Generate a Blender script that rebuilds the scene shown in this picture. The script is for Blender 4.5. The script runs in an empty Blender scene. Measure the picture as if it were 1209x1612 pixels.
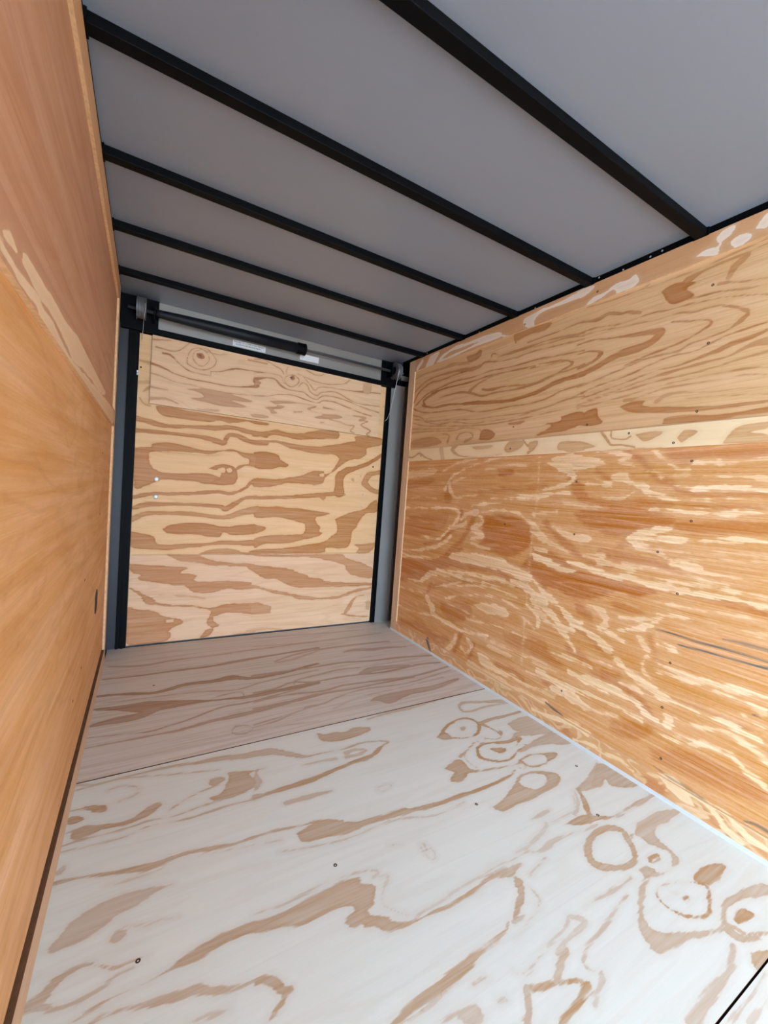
import bpy, bmesh, math, random
import numpy as np
from mathutils import Vector, Matrix

# ------------------------------------------------------------------ camera, sky, sun, exposure
scene = bpy.context.scene
COL = scene.collection
IMG_H = 1612.0
F_PX = 649.98
cam_d = bpy.data.cameras.new('camera')
cam = bpy.data.objects.new('camera', cam_d)
COL.objects.link(cam)
cam_d.sensor_fit = 'VERTICAL'
cam_d.sensor_height = 36.0
cam_d.sensor_width = 27.0
cam_d.lens = 36.0 * F_PX / IMG_H
cam_d.clip_start = 0.02
cam_d.clip_end = 200
_r = Vector((0.8652, -0.4961, 0.0736)); _u = Vector((-0.041, 0.0764, 0.9962)); _f = Vector((0.4998, 0.8649, -0.0457))
cam.matrix_world = Matrix(((_r.x, _u.x, -_f.x, 0.152), (_r.y, _u.y, -_f.y, 0.0), (_r.z, _u.z, -_f.z, 0.9718), (0, 0, 0, 1)))
scene.camera = cam

world = bpy.data.worlds.new('sky')
scene.world = world
world.use_nodes = True
wn = world.node_tree
wn.nodes.clear()
w_out = wn.nodes.new('ShaderNodeOutputWorld')
w_bg = wn.nodes.new('ShaderNodeBackground')
w_geo = wn.nodes.new('ShaderNodeNewGeometry')
w_sep = wn.nodes.new('ShaderNodeSeparateXYZ')
w_ramp = wn.nodes.new('ShaderNodeValToRGB')
wn.links.new(w_geo.outputs['Normal'], w_sep.inputs[0])
wn.links.new(w_sep.outputs['Z'], w_ramp.inputs[0])
w_ramp.color_ramp.elements[0].position = 0.0
w_ramp.color_ramp.elements[0].color = (0.55, 0.77, 1.0, 1)
w_ramp.color_ramp.elements[1].position = 0.8
w_ramp.color_ramp.elements[1].color = (0.38, 0.62, 1.0, 1)
wn.links.new(w_ramp.outputs[0], w_bg.inputs[0])
w_bg.inputs[1].default_value = 5.0
wn.links.new(w_bg.outputs[0], w_out.inputs[0])

sun_d = bpy.data.lights.new('sun', 'SUN')
sun_d.energy = 5.0
sun_d.angle = 0.01
sun_d.color = (1.0, 0.93, 0.84)
sun = bpy.data.objects.new('sun', sun_d)
COL.objects.link(sun)
sun.rotation_euler = Vector((0.55, 0.25, 0.9)).normalized().to_track_quat('Z', 'Y').to_euler()

# the side door opening behind the camera, on the left wall: sampled as a sky portal
por_d = bpy.data.lights.new('doorway_daylight', 'AREA')
por_d.shape = 'RECTANGLE'
por_d.size = 1.15
por_d.size_y = 1.86
por_d.cycles.is_portal = True
por = bpy.data.objects.new('doorway_daylight', por_d)
COL.objects.link(por)
DOOR_Y0, DOOR_Y1, DOOR_Z1 = -1.75, -0.75, 1.86
por_d.size = DOOR_Y1 - DOOR_Y0
por.location = (-0.085, (DOOR_Y0 + DOOR_Y1) / 2, DOOR_Z1 / 2)
por.rotation_euler = (0, -math.pi / 2, 0)   # local -Z looks to +X

FRONT_X0, FRONT_X1 = 0.05, 1.60  # unseen front opening, added to send daylight down the length of the trailer
por2_d = bpy.data.lights.new('added_front_opening_portal', 'AREA')
por2_d.shape = 'RECTANGLE'; por2_d.size = FRONT_X1 - FRONT_X0; por2_d.size_y = DOOR_Z1
por2_d.cycles.is_portal = True
por2 = bpy.data.objects.new('added_front_opening_portal', por2_d)
COL.objects.link(por2)
por2.location = ((FRONT_X0 + FRONT_X1) / 2, -2.24, DOOR_Z1 / 2)
por2.rotation_euler = (math.pi / 2, 0, 0)   # local -Z looks to +Y

scene.view_settings.view_transform = 'Standard'
scene.view_settings.look = 'None'
scene.view_settings.gamma = 1.0
scene.view_settings.exposure = 2.06
scene.cycles.max_bounces = 12
scene.cycles.diffuse_bounces = 8

# ------------------------------------------------------------------ dimensions (metres)
W = 1.72          # between the faces of the wall strips
HT = 1.90         # top of the plywood walls
HC = 1.9244       # underside of the roof skin
YW = 2.522        # rear end of the plywood walls
YD = 2.67         # face of the ramp door
YF = -2.20        # front end, behind the camera
PT = 0.009        # strip thickness

# ------------------------------------------------------------------ helpers
def srgb(r, g, b):
    def c(v):
        v /= 255.0
        return v / 12.92 if v <= 0.04045 else ((v + 0.055) / 1.055) ** 2.4
    return (c(r), c(g), c(b), 1.0)

def muted(c, k=0.80):
    m_ = sum(c) / 3.0
    return tuple(m_ + (v - m_) * k for v in c)

def simple_mat(name, col, rough=0.5, metal=0.0, noise=0.0, nscale=20.0, bump=0.0, spec=0.5):
    m = bpy.data.materials.new(name); m.use_nodes = True
    nt = m.node_tree; b = nt.nodes['Principled BSDF']
    b.inputs['Roughness'].default_value = rough
    b.inputs['Metallic'].default_value = metal
    b.inputs['Specular IOR Level'].default_value = spec
    tc = nt.nodes.new('ShaderNodeTexCoord')
    n = nt.nodes.new('ShaderNodeTexNoise'); n.inputs['Scale'].default_value = nscale; n.inputs['Detail'].default_value = 4
    nt.links.new(tc.outputs['Object'], n.inputs['Vector'])
    mx = nt.nodes.new('ShaderNodeMix'); mx.data_type = 'RGBA'
    mx.inputs[6].default_value = [c * (1 - noise) for c in col[:3]] + [1]
    mx.inputs[7].default_value = [min(1, c * (1 + noise)) for c in col[:3]] + [1]
    nt.links.new(n.outputs['Fac'], mx.inputs[0]); nt.links.new(mx.outputs[2], b.inputs['Base Color'])
    if bump:
        bp = nt.nodes.new('ShaderNodeBump'); bp.inputs['Strength'].default_value = bump; bp.inputs['Distance'].default_value = 0.002
        nt.links.new(n.outputs['Fac'], bp.inputs['Height']); nt.links.new(bp.outputs[0], b.inputs['Normal'])
    return m

def wood_mat(name, axis, base, late, base2=None, stain=(104, 98, 92), jag=0.010, soft=0.003, streak=0.10, rough=0.55,
             bands=0.0, band_scale=(1.2, 14.0), tone=0.25, hair=0.0, breakup=0.0, tonef=0.6, desat=0.95, deep=None):
    """Rotary cut plywood face.  The vertex attribute 'grain' is a signed distance (m) to the late wood figures,
    'strength' how strong that figure is, 'stain' grey mineral streaks.  axis = the grain direction (0 x, 1 y, 2 z)."""
    base2 = base2 or base
    base, base2, late = muted(base, desat), muted(base2, desat), muted(late, desat)
    m = bpy.data.materials.new(name); m.use_nodes = True
    nt = m.node_tree; N = nt.nodes.new; L = nt.links.new
    b = nt.nodes['Principled BSDF']
    tc = N('ShaderNodeTexCoord')
    def stretched(along, across, detail=3.0, rough_=0.5, dist=0.0, off=0.0):
        mp = N('ShaderNodeMapping')
        s = [across] * 3; s[axis] = along
        mp.inputs['Scale'].default_value = s
        mp.inputs['Location'].default_value = (off, off * 1.3, off * 0.7)
        L(tc.outputs['Object'], mp.inputs['Vector'])
        n = N('ShaderNodeTexNoise'); n.inputs['Scale'].default_value = 1.0
        n.inputs['Detail'].default_value = detail; n.inputs['Roughness'].default_value = rough_
        n.inputs['Distortion'].default_value = dist
        L(mp.outputs[0], n.inputs['Vector'])
        return n.outputs['Fac']
    def math_(op, a, c=None, d=None):
        n = N('ShaderNodeMath'); n.operation = op
        for i, v in enumerate((a, c, d)):
            if v is None: continue
            if isinstance(v, (int, float)): n.inputs[i].default_value = v
            else: L(v, n.inputs[i])
        return n.outputs[0]
    def mixc(f, a, c):
        n = N('ShaderNodeMix'); n.data_type = 'RGBA'
        for i, v in ((0, f), (6, a), (7, c)):
            if isinstance(v, (int, float)): n.inputs[i].default_value = v
            elif isinstance(v, tuple): n.inputs[i].default_value = v
            else: L(v, n.inputs[i])
        return n.outputs[2]
    def attr(nm):
        n = N('ShaderNodeAttribute'); n.attribute_name = nm; return n.outputs['Fac']
    g = attr('grain'); k = attr('strength'); st = attr('stain')
    jn = math_('SUBTRACT', stretched(7.0, 150.0, 2.0), 0.5)
    jn2 = math_('SUBTRACT', stretched(14.0, 22.0, 3.0, off=5.0), 0.5)
    gj = math_('ADD', math_('MULTIPLY_ADD', jn, jag, g), math_('MULTIPLY', jn2, jag * 1.3))
    mr = N('ShaderNodeMapRange'); mr.interpolation_type = 'SMOOTHSTEP'
    mr.inputs[1].default_value = -soft; mr.inputs[2].default_value = soft
    L(gj, mr.inputs[0])
    vary = math_('MULTIPLY_ADD', math_('SUBTRACT', stretched(5.0, 120.0, 3.0, 0.6, 0.2, off=21.0), 0.5), 1.1, 1.10)
    mask = math_('MINIMUM', math_('MULTIPLY', math_('MULTIPLY', mr.outputs[0], k), vary), 1.0)
    er = N('ShaderNodeMapRange'); er.interpolation_type = 'SMOOTHSTEP'
    er.inputs[1].default_value = 0.002; er.inputs[2].default_value = 0.016; er.inputs[3].default_value = 1.0; er.inputs[4].default_value = 0.88
    L(gj, er.inputs[0])
    mask = math_('MULTIPLY', mask, er.outputs[0])
    if breakup:
        bk = N('ShaderNodeMapRange'); bk.interpolation_type = 'SMOOTHSTEP'
        bk.inputs[1].default_value = 0.36; bk.inputs[2].default_value = 0.56
        bk.inputs[3].default_value = 1.0 - breakup; bk.inputs[4].default_value = 1.0
        L(stretched(4.0, 110.0, 4.0, 0.65, 0.3, off=15.0), bk.inputs[0])
        mask = math_('MULTIPLY', mask, bk.outputs[0])
    # a faint halo outside the figure
    mr2 = N('ShaderNodeMapRange'); mr2.interpolation_type = 'SMOOTHSTEP'
    mr2.inputs[1].default_value = -0.018; mr2.inputs[2].default_value = 0.004
    L(gj, mr2.inputs[0])
    halo = math_('MULTIPLY', mr2.outputs[0], 0.14)
    fig = math_('MAXIMUM', mask, halo)
    # slow bands where nothing was figured
    if bands:
        bn = stretched(band_scale[0], band_scale[1], 2.5, 0.45, 0.6, 2.0)
        w = math_('PINGPONG', math_('MULTIPLY', bn, 5.0), 0.5)
        mb = N('ShaderNodeMapRange'); mb.interpolation_type = 'SMOOTHSTEP'
        mb.inputs[1].default_value = 0.28; mb.inputs[2].default_value = 0.46
        L(w, mb.inputs[0])
        fig = math_('MAXIMUM', fig, math_('MULTIPLY', mb.outputs[0], bands))
    dk = None
    if deep:
        dr = N('ShaderNodeMapRange'); dr.interpolation_type = 'SMOOTHSTEP'
        dr.inputs[1].default_value = -0.010; dr.inputs[2].default_value = 0.010
        L(math_('MULTIPLY_ADD', jn, jag * 1.5, math_('MULTIPLY_ADD', jn2, jag, attr('deep'))), dr.inputs[0])
        dk = math_('MULTIPLY', dr.outputs[0], attr('deep_strength'))
    big = stretched(tonef, 2.2, 3.0, off=9.0)
    c_base = mixc(big, srgb(*base), srgb(*base2))
    if dk: c_base = mixc(dk, c_base, srgb(*muted(deep, desat)))
    c = mixc(fig, c_base, srgb(*late))
    fs = math_('SUBTRACT', stretched(3.0, 260.0, 3.0, 0.6, off=3.0), 0.5)
    md = math_('SUBTRACT', stretched(1.6, 26.0, 4.0, 0.6, 0.4, off=7.0), 0.5)
    fine = math_('SUBTRACT', stretched(60.0, 420.0, 2.0, 0.6, off=1.0), 0.5)
    v = math_('ADD', math_('MULTIPLY_ADD', fs, streak * 1.6, 1.0), math_('ADD', math_('MULTIPLY', md, tone), math_('MULTIPLY', fine, streak)))
    if hair:
        hn = stretched(2.2, 190.0, 3.0, 0.55, off=11.0)
        mh = N('ShaderNodeMapRange'); mh.inputs[1].default_value = 0.60; mh.inputs[2].default_value = 0.72
        L(hn, mh.inputs[0])
        v = math_('SUBTRACT', v, math_('MULTIPLY', mh.outputs[0], hair))
    hs = N('ShaderNodeHueSaturation'); L(v, hs.inputs['Value']); L(c, hs.inputs['Color'])
    vs = math_('SUBTRACT', 2.0, v); L(vs, hs.inputs['Saturation'])
    mg = N('ShaderNodeMapRange'); mg.interpolation_type = 'SMOOTHSTEP'
    mg.inputs[1].default_value = 0.15; mg.inputs[2].default_value = 0.95
    L(math_('MULTIPLY_ADD', jn, 0.5, st), mg.inputs[0])
    c = mixc(mg.outputs[0], hs.outputs[0], srgb(*stain))
    L(c, b.inputs['Base Color'])
    b.inputs['Roughness'].default_value = rough
    b.inputs['Specular IOR Level'].default_value = 0.35
    bp = N('ShaderNodeBump'); bp.inputs['Strength'].default_value = 0.12; bp.inputs['Distance'].default_value = 0.001
    L(math_('ADD', fs, math_('MULTIPLY', fig, -0.4)), bp.inputs['Height']); L(bp.outputs[0], b.inputs['Normal'])
    return m

def catmull(p, w, n=4):
    out = []; ow = []
    for i in range(len(p) - 1):
        p0 = p[max(i - 1, 0)]; p1 = p[i]; p2 = p[i + 1]; p3 = p[min(i + 2, len(p) - 1)]
        for j in range(n):
            t = j / n
            out.append(0.5 * ((2 * p1) + (-p0 + p2) * t + (2 * p0 - 5 * p1 + 4 * p2 - p3) * t * t + (-p0 + 3 * p1 - 3 * p2 + p3) * t ** 3))
            ow.append(w[i] * (1 - t) + w[i + 1] * t)
    out.append(p[-1]); ow.append(w[-1])
    return np.array(out), np.array(ow)

def figure_field(txt, us, vs, rnd=0.0):
    """signed distance (m, positive inside) to the figures listed in txt, on the grid us x vs"""
    UU, VV = np.meshgrid(us, vs, indexing='ij')
    g = np.full(UU.shape, -0.05); k = np.full(UU.shape, 0.6); st = np.zeros(UU.shape)
    du = us[1] - us[0]; dv = vs[1] - vs[0]
    for ln in txt.strip().splitlines():
        t = ln.split()
        kind = t[0][0]; s = float(t[0][1:]) / 10
        a = np.array([float(q) for q in t[1].split(',')]).reshape(-1, 2) / 1000
        if kind in 'SG':
            w = np.array([float(q) for q in t[2].split(',')]) / 1000
            a, w = catmull(a, w)
            pad = 0.045 if kind == 'S' else 0.01
            for i in range(len(a) - 1):
                A = a[i]; B = a[i + 1]; m_ = max(w[i], w[i + 1]) + pad
                i0 = int(max(0, (min(A[0], B[0]) - m_ - us[0]) / du)); i1 = int(min(len(us), (max(A[0], B[0]) + m_ - us[0]) / du + 2))
                j0 = int(max(0, (min(A[1], B[1]) - m_ - vs[0]) / dv)); j1 = int(min(len(vs), (max(A[1], B[1]) + m_ - vs[0]) / dv + 2))
                if i1 <= i0 or j1 <= j0: continue
                u = UU[i0:i1, j0:j1]; v = VV[i0:i1, j0:j1]
                d = B - A; L2 = d @ d + 1e-12
                tt = np.clip(((u - A[0]) * d[0] + (v - A[1]) * d[1]) / L2, 0, 1)
                dist = np.hypot(u - A[0] - tt * d[0], v - A[1] - tt * d[1])
                ww = w[i] * (1 - tt) + w[i + 1] * tt
                if kind == 'S':
                    val = ww - dist
                    gg = g[i0:i1, j0:j1]; kk = k[i0:i1, j0:j1]
                    up = val > gg
                    kk[up] = s; gg[up] = val[up]
                else:
                    val = np.clip(1.0 - dist / (ww * 1.3 + 0.002), 0, 1) * s * 1.3
                    sg = st[i0:i1, j0:j1]
                    np.maximum(sg, val, out=sg)
        else:
            pad = 0.045
            c, _ = catmull(np.vstack([a, a[:1]]), np.zeros(len(a) + 1), 3)
            a = c[:-1]
            i0 = int(max(0, (a[:, 0].min() - pad - us[0]) / du)); i1 = int(min(len(us), (a[:, 0].max() + pad - us[0]) / du + 2))
            j0 = int(max(0, (a[:, 1].min() - pad - vs[0]) / dv)); j1 = int(min(len(vs), (a[:, 1].max() + pad - vs[0]) / dv + 2))
            if i1 <= i0 or j1 <= j0: continue
            u = UU[i0:i1, j0:j1]; v = VV[i0:i1, j0:j1]
            dist = np.full(u.shape, 9.0); ins = np.zeros(u.shape, bool)
            for i in range(len(a)):
                A = a[i]; B = a[(i + 1) % len(a)]; d = B - A; L2 = d @ d + 1e-12
                tt = np.clip(((u - A[0]) * d[0] + (v - A[1]) * d[1]) / L2, 0, 1)
                dist = np.minimum(dist, np.hypot(u - A[0] - tt * d[0], v - A[1] - tt * d[1]))
                if A[1] != B[1]:
                    cr = ((A[1] > v) != (B[1] > v)) & (u < (B[0] - A[0]) * (v - A[1]) / (B[1] - A[1]) + A[0])
                    ins ^= cr
            val = np.where(ins, dist, -dist)
            gg = g[i0:i1, j0:j1]; kk = k[i0:i1, j0:j1]
            if kind == 'N':
                np.minimum(gg, -val, out=gg)
            else:
                up = val > gg
                kk[up] = s; gg[up] = val[up]
    return g, k, st

def link(name, me, mat=None, parent=None, kind=None):
    o = bpy.data.objects.new(name, me)
    COL.objects.link(o)
    if mat is not None and me is not None:
        me.materials.append(mat)
    if parent is not None:
        o.parent = parent
    if kind:
        o['kind'] = kind
    return o

def wood_sheet(name, mat, fix, pos, thick, u0, u1, v0, v1, traces='', step=0.006, parent=None, kind=None, uax=None, vax=None, deep='', edge=None):
    """a plywood sheet: a finely divided face (normal axis 'fix' at 'pos', body extends by 'thick', signed) with edges and a back"""
    uax, vax = [a for a in (0, 1, 2) if a != fix] if uax is None else (uax, vax)
    nu = max(2, int(round((u1 - u0) / step)) + 1); nv = max(2, int(round((v1 - v0) / step)) + 1)
    us = np.linspace(u0, u1, nu); vs = np.linspace(v0, v1, nv)
    U, V = np.meshgrid(us, vs, indexing='ij')
    P = np.zeros((nu * nv + 4, 3)); P[:nu * nv, uax] = U.ravel(); P[:nu * nv, vax] = V.ravel(); P[:nu * nv, fix] = pos
    back = [(u0, v0), (u1, v0), (u1, v1), (u0, v1)]
    for i, (a, c) in enumerate(back):
        P[nu * nv + i, uax] = a; P[nu * nv + i, vax] = c; P[nu * nv + i, fix] = pos + thick
    idx = np.arange(nu * nv).reshape(nu, nv)
    F = np.stack([idx[:-1, :-1], idx[1:, :-1], idx[1:, 1:], idx[:-1, 1:]], -1).reshape(-1, 4).tolist()
    B = [nu * nv + i for i in range(4)]
    F.append([B[3], B[2], B[1], B[0]])
    F.append([B[0], B[1]] + idx[::-1, 0].tolist())
    F.append([B[1], B[2]] + idx[-1, ::-1].tolist())
    F.append([B[2], B[3]] + idx[:, -1].tolist())
    F.append([B[3], B[0]] + idx[0, :].tolist())
    # orientation
    e = np.zeros(3); e[uax] = 1; h = np.zeros(3); h[vax] = 1
    if (np.cross(e, h)[fix] > 0) != (thick < 0):
        F = [f[::-1] for f in F]
    me = bpy.data.meshes.new(name)
    me.from_pydata(P.tolist(), [], F)
    g, k, st = figure_field(traces, us, vs)
    fields = [('grain', g, -0.05), ('strength', k, 0.6), ('stain', st, 0.0)]
    if deep:
        g2, k2, _ = figure_field(deep, us, vs)
        fields += [('deep', g2, -0.05), ('deep_strength', k2, 0.6)]
    for nm, arr, d in fields:
        at = me.attributes.new(nm, 'FLOAT', 'POINT')
        at.data.foreach_set('value', np.concatenate([arr.ravel(), np.full(4, d)]).astype(np.float32))
    me.update()
    o = link(name, me, mat, parent, kind)
    me.materials.append(edge or M_EDGE_LIT)
    for p in me.polygons[-5:]: p.material_index = 1
    return o

def bm_obj(name, bm, mat, parent=None, kind=None, smooth=False, bevel=0.0):
    if bevel:
        bmesh.ops.bevel(bm, geom=[e for e in bm.edges if e.calc_face_angle(0) > 0.6], offset=bevel, segments=2, affect='EDGES', profile=0.5)
    me = bpy.data.meshes.new(name)
    bm.to_mesh(me); bm.free()
    if smooth:
        for p in me.polygons: p.use_smooth = True
    return link(name, me, mat, parent, kind)

def add_box(bm, x0, x1, y0, y1, z0, z1):
    v = [bm.verts.new(p) for p in ((x0, y0, z0), (x1, y0, z0), (x1, y1, z0), (x0, y1, z0), (x0, y0, z1), (x1, y0, z1), (x1, y1, z1), (x0, y1, z1))]
    for f in ((0, 3, 2, 1), (4, 5, 6, 7), (0, 1, 5, 4), (1, 2, 6, 5), (2, 3, 7, 6), (3, 0, 4, 7)):
        bm.faces.new([v[i] for i in f])

def box(name, mat, x0, x1, y0, y1, z0, z1, parent=None, kind=None, bevel=0.0):
    bm = bmesh.new(); add_box(bm, x0, x1, y0, y1, z0, z1)
    return bm_obj(name, bm, mat, parent, kind, bevel=bevel)

def add_lathe(bm, origin, axis, prof, seg=28, cap=True):
    """prof = [(distance along axis, radius)]"""
    o = Vector(origin); ax = Vector(axis).normalized()
    t = Vector((0, 0, 1)) if abs(ax.z) < 0.9 else Vector((1, 0, 0))
    e1 = ax.cross(t).normalized(); e2 = ax.cross(e1)
    rings = []
    for d, r in prof:
        rings.append([bm.verts.new(o + ax * d + (e1 * math.cos(2 * math.pi * i / seg) + e2 * math.sin(2 * math.pi * i / seg)) * r) for i in range(seg)])
    for a, c in zip(rings, rings[1:]):
        for i in range(seg):
            bm.faces.new((a[i], a[(i + 1) % seg], c[(i + 1) % seg], c[i]))
    if cap:
        bm.faces.new(rings[0][::-1]); bm.faces.new(rings[-1])
    bmesh.ops.recalc_face_normals(bm, faces=bm.faces[:])

def add_tube(bm, pts, r, seg=8):
    rings = []
    pts = [Vector(p) for p in pts]
    for i, p in enumerate(pts):
        d = (pts[min(i + 1, len(pts) - 1)] - pts[max(i - 1, 0)]).normalized()
        t = Vector((0, 1, 0)) if abs(d.y) < 0.9 else Vector((1, 0, 0))
        e1 = d.cross(t).normalized(); e2 = d.cross(e1)
        rings.append([bm.verts.new(p + (e1 * math.cos(2 * math.pi * k / seg) + e2 * math.sin(2 * math.pi * k / seg)) * r) for k in range(seg)])
    for a, c in zip(rings, rings[1:]):
        for i in range(seg):
            bm.faces.new((a[i], a[(i + 1) % seg], c[(i + 1) % seg], c[i]))
    bm.faces.new(rings[0][::-1]); bm.faces.new(rings[-1])
    bmesh.ops.recalc_face_normals(bm, faces=bm.faces[:])

def empty(name, loc):
    o = bpy.data.objects.new(name, None); COL.objects.link(o); o.location = loc
    o.empty_display_size = 0.05
    return o

def put(o, parent):
    """parent a mesh built in world coordinates under an Empty, keeping it where it is"""
    o.parent = parent
    o.matrix_parent_inverse = Matrix.Translation(-Vector(parent.location))
    return o

def tag(o, label, cat, group=None):
    o['label'] = label; o['category'] = cat
    if group: o['group'] = group
    return o

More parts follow.
